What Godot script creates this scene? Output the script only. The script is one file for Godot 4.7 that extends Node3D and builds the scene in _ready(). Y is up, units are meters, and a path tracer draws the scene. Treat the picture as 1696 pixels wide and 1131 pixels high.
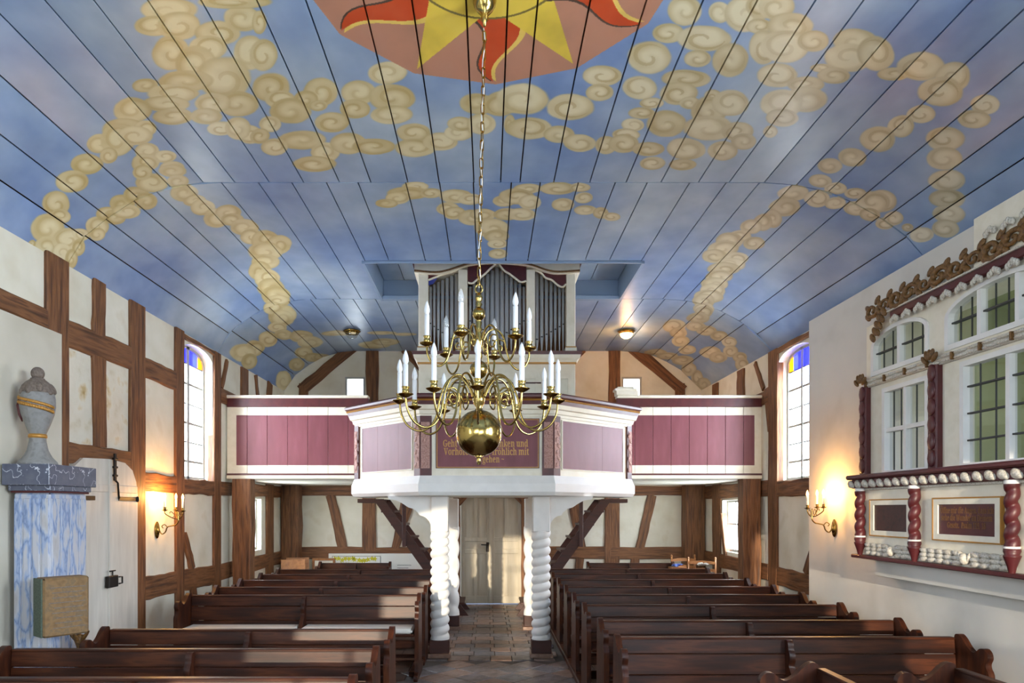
extends Node3D

const XL := -3.65
const XR := 3.83
const DB := 12.24
var M := {}
var used := {}
var rng := RandomNumberGenerator.new()

const SCONCE := 0.27
const DAYLIGHT := 0.8

func daylight(called: String, at: Vector3, towards: Vector3, size: Vector2, energy: float, tint := Color(0.90, 0.95, 1.0)) -> void:
	var l := AreaLight3D.new()
	l.name = called
	l.area_size = size
	l.area_normalize_energy = false
	l.light_color = tint
	l.light_energy = energy * DAYLIGHT
	l.shadow_enabled = true
	add_child(l)
	l.look_at_from_position(at, at + towards, Vector3.UP)

func _ready() -> void:
	rng.seed = 2024
	# camera: standing at the altar end, lens shifted upwards
	var cam := Camera3D.new()
	cam.name = "camera"
	cam.projection = Camera3D.PROJECTION_FRUSTUM
	cam.near = 0.05; cam.far = 200.0
	cam.size = 0.05
	cam.frustum_offset = Vector2(0.0017683, 0.012268)
	cam.position = Vector3(0, 1.7, 0)
	add_child(cam)
	cam.current = true
	var env := Environment.new()
	env.background_mode = Environment.BG_SKY
	var sky := Sky.new()
	var sm := ProceduralSkyMaterial.new()
	sm.sky_top_color = Color(0.62, 0.74, 0.95); sm.sky_horizon_color = Color(0.93, 0.95, 0.98)
	sm.ground_bottom_color = Color(0.55, 0.56, 0.5); sm.ground_horizon_color = Color(0.85, 0.87, 0.86)
	sm.sky_energy_multiplier = 1.0
	sky.sky_material = sm
	env.sky = sky
	env.background_energy_multiplier = 6.0
	env.tonemap_mode = Environment.TONE_MAPPER_LINEAR
	env.tonemap_exposure = 1.0
	env.sdfgi_enabled = true; env.ssao_enabled = true; env.ssil_enabled = true
	var we := WorldEnvironment.new()
	we.name = "world"
	we.environment = env
	add_child(we)
	var sun := DirectionalLight3D.new()
	sun.name = "sun"
	sun.light_color = Color(1.0, 0.93, 0.82)
	sun.light_energy = 1.8
	sun.light_angular_distance = 0.6
	sun.shadow_enabled = true
	sun.sky_mode = DirectionalLight3D.SKY_MODE_LIGHT_ONLY
	add_child(sun)
	sun.look_at_from_position(Vector3.ZERO, Vector3(0.164, -0.118, -1.0), Vector3.UP)
	# daylight in the window openings
	daylight("daylight_window_1", Vector3(XL - 0.28, 2.88, -8.6), Vector3.RIGHT, Vector2(0.86, 1.6), 15)
	daylight("daylight_window_2", Vector3(XR + 0.28, 2.88, -8.53), Vector3.LEFT, Vector2(0.86, 1.6), 15)
	daylight("daylight_window_3", Vector3(XL - 0.28, 1.45, -10.7), Vector3.RIGHT, Vector2(0.55, 0.8), 26)
	daylight("daylight_window_4", Vector3(XR + 0.28, 1.43, -10.77), Vector3.LEFT, Vector2(0.7, 0.8), 26)
	daylight("daylight_window_5", Vector3(-2.38, 3.85, -DB - 0.28), Vector3.BACK, Vector2(0.34, 0.42), 4)
	daylight("daylight_window_6", Vector3(2.58, 3.85, -DB - 0.28), Vector3.BACK, Vector2(0.34, 0.42), 4)
	daylight("daylight_window_7", Vector3(-2.2, 2.2, 3.78), Vector3.FORWARD, Vector2(1.35, 1.7), 6)
	daylight("daylight_window_8", Vector3(2.2, 2.2, 3.78), Vector3.FORWARD, Vector2(1.35, 1.7), 6)
	daylight("daylight_window_9", Vector3(XR + 0.28, 2.5, 0.5), Vector3.LEFT, Vector2(1.35, 1.9), 20)
	daylight("daylight_window_10", Vector3(XR + 0.28, 2.5, -1.5), Vector3.LEFT, Vector2(1.35, 1.9), 20)
	daylight("daylight_window_11", Vector3(XL - 0.28, 2.5, 0.5), Vector3.RIGHT, Vector2(1.35, 1.9), 5)
	daylight("daylight_lodge", Vector3(5.68, 2.55, -3.7), Vector3.LEFT, Vector2(0.95, 1.25), 0.8)
	daylight("daylight_lodge_2", Vector3(5.68, 2.55, -5.45), Vector3.LEFT, Vector2(0.85, 1.25), 0.5)

	make_materials()
	build_ceiling()
	build_walls()
	build_gallery()
	column("white twisted column with bracket at the front left of the aisle", Vector3(-0.555, 0, -7.9), 0.1, 1.0, -1.0, true)
	column("white twisted column with bracket at the front right of the aisle", Vector3(0.615, 0, -7.9), 0.1, 1.0, 1.0, true)
	column("white twisted column behind the front left one", Vector3(-0.515, 0, -9.7), 0.24, -1.0, -1.0, false)
	column("white twisted column behind the front right one", Vector3(0.62, 0, -9.7), 0.24, 1.0, 1.0, false)
	build_organ()
	staircase("dark red wooden staircase rising to the left behind the columns", -1.83, 1.0)
	staircase("dark wooden staircase rising to the right behind the columns", 1.98, -1.0)
	build_lodge()
	build_pews()
	build_monument()
	build_back_things()
	build_chandelier()
	sconce("lit three-candle brass sconce on the left timbered wall", Vector3(XL + 0.0, 1.47, -7.52), 1.0)
	sconce("lit three-candle brass sconce on the right white wall", Vector3(3.65, 1.50, -7.18), -1.0)
	ceiling_lamp("round glass ceiling lamp, unlit, left of the organ", Vector3(-2.15, 4.53, -10.8), false)
	ceiling_lamp("round glass ceiling lamp glowing warm, right of the organ", Vector3(2.19, 4.53, -10.8), true)

# ------------------------------------------------------------------ helpers
func numbered(called: String) -> String:
	var n: int = used.get(called, 0)
	used[called] = n + 1
	return called if n == 0 else "%s_%03d" % [called, n]

func thing(called: String, label: String, category: String, at := Vector3.ZERO, turn := 0.0, group := "") -> Node3D:
	var o := Node3D.new()
	o.name = numbered(called)
	add_child(o)
	o.position = at
	o.rotation.y = turn
	o.set_meta("label", label)
	o.set_meta("category", category)
	if group: o.set_meta("group", group)
	return o

func structure(called: String) -> Node3D:
	var o := Node3D.new()
	o.name = called
	add_child(o)
	o.set_meta("kind", "structure")
	return o

func begin(smooth := false) -> SurfaceTool:
	var st := SurfaceTool.new()
	st.begin(Mesh.PRIMITIVE_TRIANGLES)
	st.set_smooth_group(0 if smooth else -1)
	return st

func mesh_of(st: SurfaceTool) -> ArrayMesh:
	st.generate_normals()
	return st.commit()

func put(parent: Node, called: String, shape, m: Material, at := Vector3.ZERO) -> MeshInstance3D:
	var o := MeshInstance3D.new()
	o.name = called
	o.mesh = mesh_of(shape) if shape is SurfaceTool else shape
	o.material_override = m
	parent.add_child(o, true)
	o.position = at
	return o

func copy_thing(o: Node3D, label: String, at: Vector3, turn := 0.0) -> Node3D:
	var c: Node3D = o.duplicate()
	c.name = numbered(String(o.name).rstrip("0123456789").trim_suffix("_"))
	add_child(c)
	c.position = at
	c.rotation.y = turn
	c.set_meta("label", label)
	return c

func tri(st: SurfaceTool, a: Vector3, b: Vector3, c: Vector3) -> void:
	st.add_vertex(a); st.add_vertex(b); st.add_vertex(c)

func quad(st: SurfaceTool, a: Vector3, b: Vector3, c: Vector3, d: Vector3) -> void:
	tri(st, a, b, c); tri(st, a, c, d)

# a box with chamfered long edges; half sizes h, chamfer b
func bbox(st: SurfaceTool, c: Vector3, size: Vector3, b := 0.004, turn := Basis.IDENTITY) -> void:
	var h := size * 0.5
	b = minf(b, minf(h.x, minf(h.y, h.z)) * 0.6)
	var f := func(n: Vector3, u: Vector3, v: Vector3) -> void:
		var hn: float = absf(n.dot(h)); var hu: float = absf(u.dot(h)) - b; var hv: float = absf(v.dot(h)) - b
		quad(st, c + turn * (n * hn - u * hu - v * hv), c + turn * (n * hn - u * hu + v * hv), c + turn * (n * hn + u * hu + v * hv), c + turn * (n * hn + u * hu - v * hv))
	var X := Vector3.RIGHT; var Y := Vector3.UP; var Z := Vector3.BACK
	f.call(Z, X, Y); f.call(-Z, -X, Y); f.call(X, -Z, Y); f.call(-X, Z, Y); f.call(Y, X, -Z); f.call(-Y, X, Z)
	if b <= 0.0: return
	for sx in [-1.0, 1.0]:
		for sy in [-1.0, 1.0]:
			var s: float = sx * sy
			var e := func(p: Vector3, q: Vector3, r: Vector3, t: Vector3) -> void:
				if s > 0: quad(st, c + turn * p, c + turn * q, c + turn * r, c + turn * t)
				else: quad(st, c + turn * t, c + turn * r, c + turn * q, c + turn * p)
			e.call(Vector3(sx * h.x, sy * (h.y - b), h.z - b), Vector3(sx * h.x, sy * (h.y - b), -h.z + b), Vector3(sx * (h.x - b), sy * h.y, -h.z + b), Vector3(sx * (h.x - b), sy * h.y, h.z - b))
			e.call(Vector3(h.x - b, sx * h.y, sy * (h.z - b)), Vector3(-h.x + b, sx * h.y, sy * (h.z - b)), Vector3(-h.x + b, sx * (h.y - b), sy * h.z), Vector3(h.x - b, sx * (h.y - b), sy * h.z))
			e.call(Vector3(sy * (h.x - b), h.y - b, sx * h.z), Vector3(sy * (h.x - b), -h.y + b, sx * h.z), Vector3(sy * h.x, -h.y + b, sx * (h.z - b)), Vector3(sy * h.x, h.y - b, sx * (h.z - b)))

func box2(st: SurfaceTool, a: Vector3, b: Vector3, ch := 0.003) -> void:
	bbox(st, (a + b) * 0.5, (b - a).abs(), ch)

func one_box(parent: Node, called: String, a: Vector3, b: Vector3, m: Material, ch := 0.003) -> MeshInstance3D:
	var st := begin()
	var c := (a + b) * 0.5
	bbox(st, Vector3.ZERO, (b - a).abs(), ch)
	return put(parent, called, st, m, c)

# polygon in the xy plane of T, extruded along T's z from 0 to depth
func prism(st: SurfaceTool, poly: PackedVector2Array, T: Transform3D, depth: float, smooth_sides := false) -> void:
	var p := poly
	if Geometry2D.is_polygon_clockwise(p):
		p = p.duplicate(); p.reverse()
	var idx := Geometry2D.triangulate_polygon(p)
	var up := T.basis.x.cross(T.basis.y).dot(T.basis.z) * depth > 0
	var v := func(i: int, z: float) -> Vector3: return T * Vector3(p[i].x, p[i].y, z)
	st.set_smooth_group(-1)
	for k in range(0, idx.size(), 3):
		var a := idx[k]; var b := idx[k + 1]; var c := idx[k + 2]
		var ccw: bool = (p[b] - p[a]).cross(p[c] - p[a]) > 0
		if ccw == up:
			tri(st, v.call(a, depth), v.call(c, depth), v.call(b, depth)); tri(st, v.call(a, 0.0), v.call(b, 0.0), v.call(c, 0.0))
		else:
			tri(st, v.call(a, depth), v.call(b, depth), v.call(c, depth)); tri(st, v.call(a, 0.0), v.call(c, 0.0), v.call(b, 0.0))
	if smooth_sides: st.set_smooth_group(1)
	for i in p.size():
		var j := (i + 1) % p.size()
		if up: quad(st, v.call(i, 0.0), v.call(i, depth), v.call(j, depth), v.call(j, 0.0))
		else: quad(st, v.call(i, 0.0), v.call(j, 0.0), v.call(j, depth), v.call(i, depth))
	st.set_smooth_group(-1)

# profile: (radius, height) from bottom to top
func lathe(st: SurfaceTool, prof: Array, segs := 16, at := Vector3.ZERO) -> void:
	st.set_smooth_group(0)
	for i in prof.size() - 1:
		var a: Vector2 = prof[i]; var b: Vector2 = prof[i + 1]
		for k in segs:
			var t0 := TAU * k / segs; var t1 := TAU * (k + 1) / segs
			var d0 := Vector3(sin(t0), 0, cos(t0)); var d1 := Vector3(sin(t1), 0, cos(t1))
			var p := at + d0 * a.x + Vector3.UP * a.y; var q := at + d1 * a.x + Vector3.UP * a.y
			var r := at + d1 * b.x + Vector3.UP * b.y; var s := at + d0 * b.x + Vector3.UP * b.y
			if a.x > 0.0001: tri(st, p, r, q)
			if b.x > 0.0001: tri(st, p, s, r)
	st.set_smooth_group(-1)

func tube(st: SurfaceTool, pts: Array, radius, segs := 8, closed := false) -> void:
	st.set_smooth_group(0)
	var n := pts.size()
	var rings := []
	var up := Vector3.UP
	for i in n:
		var a: Vector3 = pts[(i - 1 + n) % n] if closed or i > 0 else pts[0]
		var b: Vector3 = pts[(i + 1) % n] if closed or i < n - 1 else pts[n - 1]
		var d := (b - a).normalized()
		var side := d.cross(up)
		if side.length() < 0.05: side = d.cross(Vector3.RIGHT)
		side = side.normalized()
		var u2 := side.cross(d).normalized()
		up = u2
		var r: float = radius if radius is float else radius[i]
		var ring := []
		for k in segs:
			var t := TAU * k / segs
			ring.append((pts[i] as Vector3) + (side * cos(t) + u2 * sin(t)) * r)
		rings.append(ring)
	for i in (n if closed else n - 1):
		var r0: Array = rings[i]; var r1: Array = rings[(i + 1) % n]
		for k in segs:
			var j := (k + 1) % segs
			quad(st, r0[k], r0[j], r1[j], r1[k])
	if not closed:
		for k in segs - 2:
			tri(st, rings[0][0], rings[0][k + 2], rings[0][k + 1]); tri(st, rings[n - 1][0], rings[n - 1][k + 1], rings[n - 1][k + 2])
	st.set_smooth_group(-1)

func smooth_path(ctrl: Array, per := 5) -> Array:
	var out := []
	for i in ctrl.size() - 1:
		var p0: Vector3 = ctrl[maxi(i - 1, 0)]; var p1: Vector3 = ctrl[i]; var p2: Vector3 = ctrl[i + 1]; var p3: Vector3 = ctrl[mini(i + 2, ctrl.size() - 1)]
		for k in per: out.append(p1.cubic_interpolate(p2, p0, p3, float(k) / per))
	out.append(ctrl[-1])
	return out

func smooth2(ctrl: Array, per := 5) -> PackedVector2Array:
	var out := PackedVector2Array()
	for i in ctrl.size() - 1:
		var p0: Vector2 = ctrl[maxi(i - 1, 0)]; var p1: Vector2 = ctrl[i]; var p2: Vector2 = ctrl[i + 1]; var p3: Vector2 = ctrl[mini(i + 2, ctrl.size() - 1)]
		for k in per: out.append(p1.cubic_interpolate(p2, p0, p3, float(k) / per))
	out.append(ctrl[-1])
	return out

func ball(st: SurfaceTool, c: Vector3, r: Vector3, segs := 10, rows := 6, turn := Basis.IDENTITY) -> void:
	st.set_smooth_group(0)
	var v := func(i: int, k: int) -> Vector3:
		var a := PI * i / rows; var t := TAU * k / segs
		return c + turn * Vector3(sin(a) * cos(t) * r.x, cos(a) * r.y, sin(a) * sin(t) * r.z)
	for i in rows:
		for k in segs:
			if i > 0: tri(st, v.call(i, k), v.call(i, k + 1), v.call(i + 1, k + 1))
			if i < rows - 1: tri(st, v.call(i, k), v.call(i + 1, k + 1), v.call(i + 1, k))
	st.set_smooth_group(-1)

# an open profile (outward, up) swept along a level path with mitred corners; outward is to the right of the path
func moulding(st: SurfaceTool, path: Array, prof: Array, closed_profile := true) -> void:
	var n := path.size()
	var rows := []
	for i in n:
		var a: Vector2 = (path[i] - path[maxi(i - 1, 0)]); var b: Vector2 = (path[mini(i + 1, n - 1)] - path[i])
		if i == 0: a = b
		if i == n - 1: b = a
		a = a.normalized(); b = b.normalized()
		var na := Vector2(-a.y, a.x); var nb := Vector2(-b.y, b.x)
		var m := (na + nb).normalized()
		m = m / maxf(m.dot(na), 0.3)
		var row := []
		for q in prof: row.append(Vector3(path[i].x + m.x * q.x, q.y, path[i].y + m.y * q.x))
		rows.append(row)
	for i in n - 1:
		for k in (prof.size() if closed_profile else prof.size() - 1):
			var j := (k + 1) % prof.size()
			quad(st, rows[i][k], rows[i + 1][k], rows[i + 1][j], rows[i][j])
	if closed_profile:
		var poly := PackedVector2Array(prof)
		var idx := Geometry2D.triangulate_polygon(poly)
		for k in range(0, idx.size(), 3):
			tri(st, rows[0][idx[k]], rows[0][idx[k + 1]], rows[0][idx[k + 2]])
			tri(st, rows[n - 1][idx[k]], rows[n - 1][idx[k + 2]], rows[n - 1][idx[k + 1]])

# a hand-hewn timber from a to b, of width w in the wall's plane and thickness t along normal
func timber(parent: Node, called: String, a: Vector3, b: Vector3, w: float, t: float, normal: Vector3, m: Material = null, w2 := -1.0) -> MeshInstance3D:
	var d := b - a
	var L := d.length()
	var x := d / L
	var z := normal
	var y := z.cross(x)
	var st := begin()
	var n := 6
	var off := rng.randf_range(0.0, 7.0)
	if w2 < 0: w2 = w
	var rings := []
	for i in n + 1:
		var f := float(i) / n
		var hw := lerpf(w, w2, f) * 0.5
		var j0 := rng.randf_range(-0.011, 0.011) if i > 0 and i < n else 0.0
		var j1 := rng.randf_range(-0.011, 0.011) if i > 0 and i < n else 0.0
		var px := off + L * f
		rings.append([Vector3(px, -hw + j0, -t * 0.5), Vector3(px, hw + j1, -t * 0.5), Vector3(px, hw + j1, t * 0.5 - 0.008), Vector3(px, hw - 0.01 + j1, t * 0.5 + j1 * 0.3), Vector3(px, -hw + 0.01 + j0, t * 0.5 + j0 * 0.3), Vector3(px, -hw + j0, t * 0.5 - 0.008)])
	for i in n:
		for k in 6:
			var q := (k + 1) % 6
			quad(st, rings[i][k], rings[i][q], rings[i + 1][q], rings[i + 1][k])
	for k in 4:
		tri(st, rings[0][0], rings[0][k + 2], rings[0][k + 1]); tri(st, rings[n][0], rings[n][k + 1], rings[n][k + 2])
	var o := put(parent, called, st, m if m else M.timber)
	o.transform = Transform3D(Basis(x, y, z), a - x * off)
	return o

# a wall slab with rectangular or arched openings, laid out in (along, up); T maps (along, up, into the wall)
func slab(T: Transform3D, u0: float, u1: float, v0: float, v1: float, thick: float, holes: Array) -> SurfaceTool:
	var st := begin()
	var us := [u0, u1]; var vs := [v0, v1]
	for h in holes:
		us.append_array([h[0], h[1]]); vs.append_array([h[2], h[3]])
	us.sort(); vs.sort()
	for i in us.size() - 1:
		var run := -1
		for j in vs.size() - 1:
			if us[i + 1] - us[i] < 0.001 or vs[j + 1] - vs[j] < 0.001: continue
			var cu: float = (us[i] + us[i + 1]) / 2; var cv: float = (vs[j] + vs[j + 1]) / 2
			var inside := false
			for h in holes:
				if cu > h[0] and cu < h[1] and cv > h[2] and cv < h[3]: inside = true
			if inside: continue
			prism(st, PackedVector2Array([Vector2(us[i], vs[j]), Vector2(us[i + 1], vs[j]), Vector2(us[i + 1], vs[j + 1]), Vector2(us[i], vs[j + 1])]), T, thick)
	for h in holes:
		if h.size() > 4:   # arched top: h[4] is the springing height
			var pts := PackedVector2Array()
			var c: float = (h[0] + h[1]) / 2; var hw: float = (h[1] - h[0]) / 2
			for k in 13:
				var t := PI - PI * k / 12.0
				pts.append(Vector2(c + hw * cos(t), h[4] + (h[3] - h[4]) * sin(t)))
			for k in 12:
				prism(st, PackedVector2Array([pts[k], pts[k + 1], Vector2(pts[k + 1].x, h[3] + 0.002), Vector2(pts[k].x, h[3] + 0.002)]), T, thick)
	return st

func lettering(parent: Node, text: String, size: float, m: Material, T: Transform3D, squeeze := 1.0, serif := true) -> MeshInstance3D:
	var t := TextMesh.new()
	var fnt := SystemFont.new()
	fnt.font_names = PackedStringArray(["Droid Serif" if serif else "Droid Sans"])
	fnt.font_weight = 700
	t.font = fnt
	t.text = text
	t.font_size = 48
	t.pixel_size = size / 48.0
	t.depth = 0.002
	t.curve_step = 1.0
	var o := MeshInstance3D.new()
	o.name = "lettering"
	o.mesh = t
	o.material_override = m
	parent.add_child(o, true)
	o.transform = T * Transform3D(Basis.from_scale(Vector3(squeeze, 1, 1)), Vector3.ZERO)
	return o

# ------------------------------------------------------------------ materials
func srgb(r: int, g: int, b: int) -> Color: return Color8(r, g, b)

func noise_tex(seed_: int, freq: float, ramp: Array, octaves := 4, size := 512, kind := FastNoiseLite.TYPE_SIMPLEX_SMOOTH) -> NoiseTexture2D:
	var n := FastNoiseLite.new()
	n.seed = seed_; n.frequency = freq; n.noise_type = kind; n.fractal_octaves = octaves
	var t := NoiseTexture2D.new()
	t.width = size; t.height = size; t.seamless = true; t.noise = n
	if ramp.size():
		var g := Gradient.new()
		var offs := PackedFloat32Array(); var cols := PackedColorArray()
		for r in ramp: offs.append(r[0]); cols.append(r[1])
		g.offsets = offs; g.colors = cols
		t.color_ramp = g
	return t

func plain(c: Color, rough := 0.6, metal := 0.0) -> StandardMaterial3D:
	var m := StandardMaterial3D.new()
	m.albedo_color = c; m.roughness = rough; m.metallic = metal
	return m

func patterned(tex: Texture2D, rough: float, scale_: Vector3, world := false, relief: Texture2D = null, relief_cm := 0.3) -> StandardMaterial3D:
	var m := StandardMaterial3D.new()
	m.albedo_texture = tex
	m.roughness = rough
	m.uv1_triplanar = true
	m.uv1_world_triplanar = world
	m.uv1_scale = scale_
	m.uv1_triplanar_sharpness = 8.0
	if relief:
		m.heightmap_enabled = true; m.heightmap_texture = relief; m.heightmap_scale = relief_cm
	return m

func make_materials() -> void:
	var fine := noise_tex(3, 0.02, [], 5)
	M.plaster = patterned(noise_tex(11, 0.006, [[0.0, srgb(214, 206, 184)], [0.45, srgb(226, 221, 203)], [0.75, srgb(231, 226, 210)], [1.0, srgb(219, 210, 188)]]), 0.85, Vector3(0.5, 0.5, 0.5), true, fine, 0.25)
	M.smooth_plaster = patterned(noise_tex(12, 0.006, [[0.0, srgb(200, 198, 190)], [0.5, srgb(212, 210, 203)], [1.0, srgb(217, 214, 206)]]), 0.8, Vector3(0.4, 0.4, 0.4), true, fine, 0.15)
	M.beige_plaster = patterned(noise_tex(13, 0.006, [[0.0, srgb(190, 184, 166)], [0.5, srgb(204, 198, 182)], [1.0, srgb(210, 205, 190)]]), 0.85, Vector3(0.4, 0.4, 0.4), true, fine, 0.15)
	M.stain = patterned(noise_tex(14, 0.008, [[0.0, srgb(206, 196, 168)], [0.3, srgb(222, 216, 198)], [0.62, srgb(227, 222, 206)], [0.78, srgb(219, 205, 174)], [0.92, srgb(196, 170, 122)], [1.0, srgb(176, 144, 92)]], 5), 0.85, Vector3(0.8, 0.8, 0.8), true, fine, 0.25)
	var grain := noise_tex(21, 0.012, [[0.0, srgb(62, 37, 21)], [0.3, srgb(98, 61, 34)], [0.5, srgb(118, 76, 43)], [0.7, srgb(130, 86, 51)], [0.85, srgb(96, 59, 34)], [1.0, srgb(74, 44, 26)]], 5)
	M.timber = patterned(grain, 0.62, Vector3(0.28, 3.2, 3.2), false, noise_tex(22, 0.02, [], 5), 0.5)
	M.timber.uv1_scale = Vector3(0.22, 2.6, 2.6)
	var dgrain := noise_tex(23, 0.012, [[0.0, srgb(38, 24, 16)], [0.4, srgb(62, 40, 26)], [0.7, srgb(80, 52, 34)], [1.0, srgb(46, 29, 19)]], 5)
	var pg := noise_tex(25, 0.011, [[0.0, srgb(28, 12, 7)], [0.35, srgb(48, 22, 12)], [0.55, srgb(60, 28, 14)], [0.75, srgb(78, 40, 20)], [1.0, srgb(40, 19, 11)]], 5)
	M.pew = patterned(pg, 0.4, Vector3(0.25, 2.4, 2.4))
	M.pew_end = patterned(pg, 0.4, Vector3(2.4, 0.35, 2.0))
	M.pew.metallic_specular = 0.38; M.pew_end.metallic_specular = 0.38
	M.step_wood = patterned(noise_tex(26, 0.011, [[0.0, srgb(46, 20, 14)], [0.5, srgb(70, 32, 22)], [1.0, srgb(56, 28, 22)]], 5), 0.5, Vector3(0.25, 2.4, 2.4))
	M.oak = patterned(noise_tex(27, 0.011, [[0.0, srgb(122, 76, 38)], [0.5, srgb(160, 105, 58)], [1.0, srgb(138, 88, 46)]], 5), 0.45, Vector3(1.5, 1.5, 0.4))
	M.tiles = []
	for k in 4:
		var c: Array = [[srgb(92, 78, 74), srgb(124, 108, 102)], [srgb(104, 84, 74), srgb(138, 116, 104)], [srgb(84, 76, 76), srgb(116, 108, 106)], [srgb(112, 84, 68), srgb(142, 112, 96)]][k]
		M.tiles.append(patterned(noise_tex(31 + k, 0.012, [[0.0, c[0]], [0.6, c[1]], [1.0, c[0].lightened(0.22)]], 5), 0.42, Vector3(1.3, 1.3, 1.3), true, fine, 0.3))
	M.joint = plain(srgb(96, 88, 82), 0.9)
	M.boards = patterned(dgrain, 0.6, Vector3(0.3, 2.0, 3.0), true)
	M.cream = patterned(noise_tex(41, 0.01, [[0.0, srgb(226, 219, 198)], [0.6, srgb(236, 230, 212)], [1.0, srgb(230, 222, 202)]]), 0.5, Vector3(0.8, 0.8, 0.8), true)
	M.white = patterned(noise_tex(42, 0.01, [[0.0, srgb(226, 225, 221)], [1.0, srgb(236, 235, 231)]]), 0.5, Vector3(0.8, 0.8, 0.8), true)
	M.door_white = patterned(noise_tex(43, 0.008, [[0.0, srgb(202, 196, 184)], [1.0, srgb(222, 217, 206)]]), 0.55, Vector3(2.0, 0.3, 2.0), true)
	M.door_beige = patterned(noise_tex(49, 0.008, [[0.0, srgb(172, 162, 142)], [1.0, srgb(192, 183, 163)]]), 0.55, Vector3(2.0, 0.3, 2.0), true)
	M.wine = patterned(noise_tex(44, 0.01, [[0.0, srgb(110, 52, 60)], [0.6, srgb(119, 60, 69)], [1.0, srgb(127, 69, 77)]]), 0.5, Vector3(1.2, 0.25, 1.2), true)
	M.dark_red = patterned(noise_tex(45, 0.01, [[0.0, srgb(70, 22, 25)], [1.0, srgb(88, 31, 33)]]), 0.42, Vector3(1.5, 1.5, 1.5), true)
	M.carved_pink = patterned(noise_tex(46, 0.03, [[0.0, srgb(150, 100, 92)], [0.5, srgb(186, 146, 136)], [1.0, srgb(205, 172, 160)]]), 0.6, Vector3(3, 3, 3), true, noise_tex(47, 0.03, [], 3), 0.8)
	M.gold = plain(srgb(178, 128, 56), 0.4, 0.35)
	M.gold_text = plain(srgb(190, 142, 70), 0.5, 0.1)
	M.faded_gold = plain(srgb(116, 76, 40), 0.6)
	M.gilt_carving = patterned(noise_tex(48, 0.03, [[0.0, srgb(70, 46, 20)], [0.5, srgb(112, 78, 36)], [1.0, srgb(140, 102, 52)]]), 0.5, Vector3(3, 3, 3), true)
	M.brass = plain(srgb(168, 144, 84), 0.16, 1.0)
	M.brass_dark = plain(srgb(160, 126, 62), 0.24, 1.0)
	M.iron = plain(srgb(38, 32, 28), 0.55, 0.5)
	M.candle = plain(srgb(232, 234, 236), 0.4)
	M.bulb = plain(srgb(226, 229, 232), 0.12)
	M.bulb_clear = StandardMaterial3D.new()
	M.bulb_clear.albedo_color = Color(0.85, 0.87, 0.88, 0.3); M.bulb_clear.transparency = BaseMaterial3D.TRANSPARENCY_ALPHA; M.bulb_clear.roughness = 0.04
	M.pipe = plain(srgb(178, 180, 182), 0.4, 0.3)
	M.organ_blue = plain(srgb(48, 60, 140), 0.6)
	M.glass = StandardMaterial3D.new()
	M.glass.albedo_color = Color(0.92, 0.95, 0.95, 0.06); M.glass.transparency = BaseMaterial3D.TRANSPARENCY_ALPHA; M.glass.roughness = 0.02
	M.old_glass = StandardMaterial3D.new()
	M.old_glass.albedo_color = Color(0.42, 0.46, 0.40, 0.22); M.old_glass.transparency = BaseMaterial3D.TRANSPARENCY_ALPHA; M.old_glass.roughness = 0.03
	M.stained = []
	for c in [srgb(84, 92, 226), srgb(120, 130, 240), srgb(236, 190, 50)]:
		var s := plain(c, 0.3)
		s.backlight_enabled = true; s.backlight = c
		M.stained.append(s)
	M.lead = plain(srgb(70, 70, 70), 0.6, 0.4)
	M.bar = plain(srgb(176, 174, 168), 0.55)
	M.urn = patterned(noise_tex(51, 0.02, [[0.0, srgb(116, 114, 112)], [0.5, srgb(138, 137, 135)], [1.0, srgb(128, 126, 122)]]), 0.6, Vector3(1.5, 1.5, 1.5))
	M.urn_lid = patterned(noise_tex(52, 0.03, [[0.0, srgb(92, 80, 72)], [1.0, srgb(134, 120, 108)]]), 0.7, Vector3(3, 3, 3))
	M.blue_marble = patterned(noise_tex(53, 0.007, [[0.0, srgb(190, 188, 188)], [0.3, srgb(184, 184, 190)], [0.42, srgb(150, 166, 196)], [0.49, srgb(116, 134, 168)], [0.52, srgb(146, 162, 192)], [0.62, srgb(188, 190, 196)], [1.0, srgb(170, 162, 156)]], 5), 0.6, Vector3(1.9, 0.55, 1.9))
	M.grey_marble = patterned(noise_tex(54, 0.006, [[0.0, srgb(72, 76, 92)], [0.47, srgb(88, 92, 108)], [0.495, srgb(212, 214, 220)], [0.51, srgb(196, 200, 208)], [0.53, srgb(82, 86, 102)], [1.0, srgb(98, 100, 112)]], 4), 0.35, Vector3(1.6, 1.6, 1.6))
	M.relic = patterned(noise_tex(55, 0.02, [[0.0, srgb(104, 78, 46)], [0.5, srgb(134, 104, 66)], [0.7, srgb(112, 92, 66)], [1.0, srgb(150, 112, 62)]], 5), 0.75, Vector3(1.2, 1.2, 1.2))
	M.relic_green = patterned(noise_tex(56, 0.03, [[0.0, srgb(52, 62, 50)], [1.0, srgb(92, 108, 90)]]), 0.6, Vector3(3, 3, 3))
	M.cushion = plain(srgb(222, 218, 208), 0.9)
	M.lodge_green = plain(srgb(160, 166, 118), 0.8)
	M.silvered = patterned(noise_tex(57, 0.03, [[0.0, srgb(150, 142, 126)], [0.5, srgb(208, 202, 188)], [1.0, srgb(226, 222, 212)]]), 0.5, Vector3(4, 4, 4), true)
	M.paper = plain(srgb(230, 228, 220), 0.7)
	M.blue_cloth = plain(srgb(96, 120, 190), 0.8)
	M.warm_bulb = plain(srgb(255, 236, 200), 0.3)
	M.warm_bulb.emission_enabled = true; M.warm_bulb.emission = Color(1.0, 0.78, 0.46); M.warm_bulb.emission_energy_multiplier = 12.0

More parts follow.
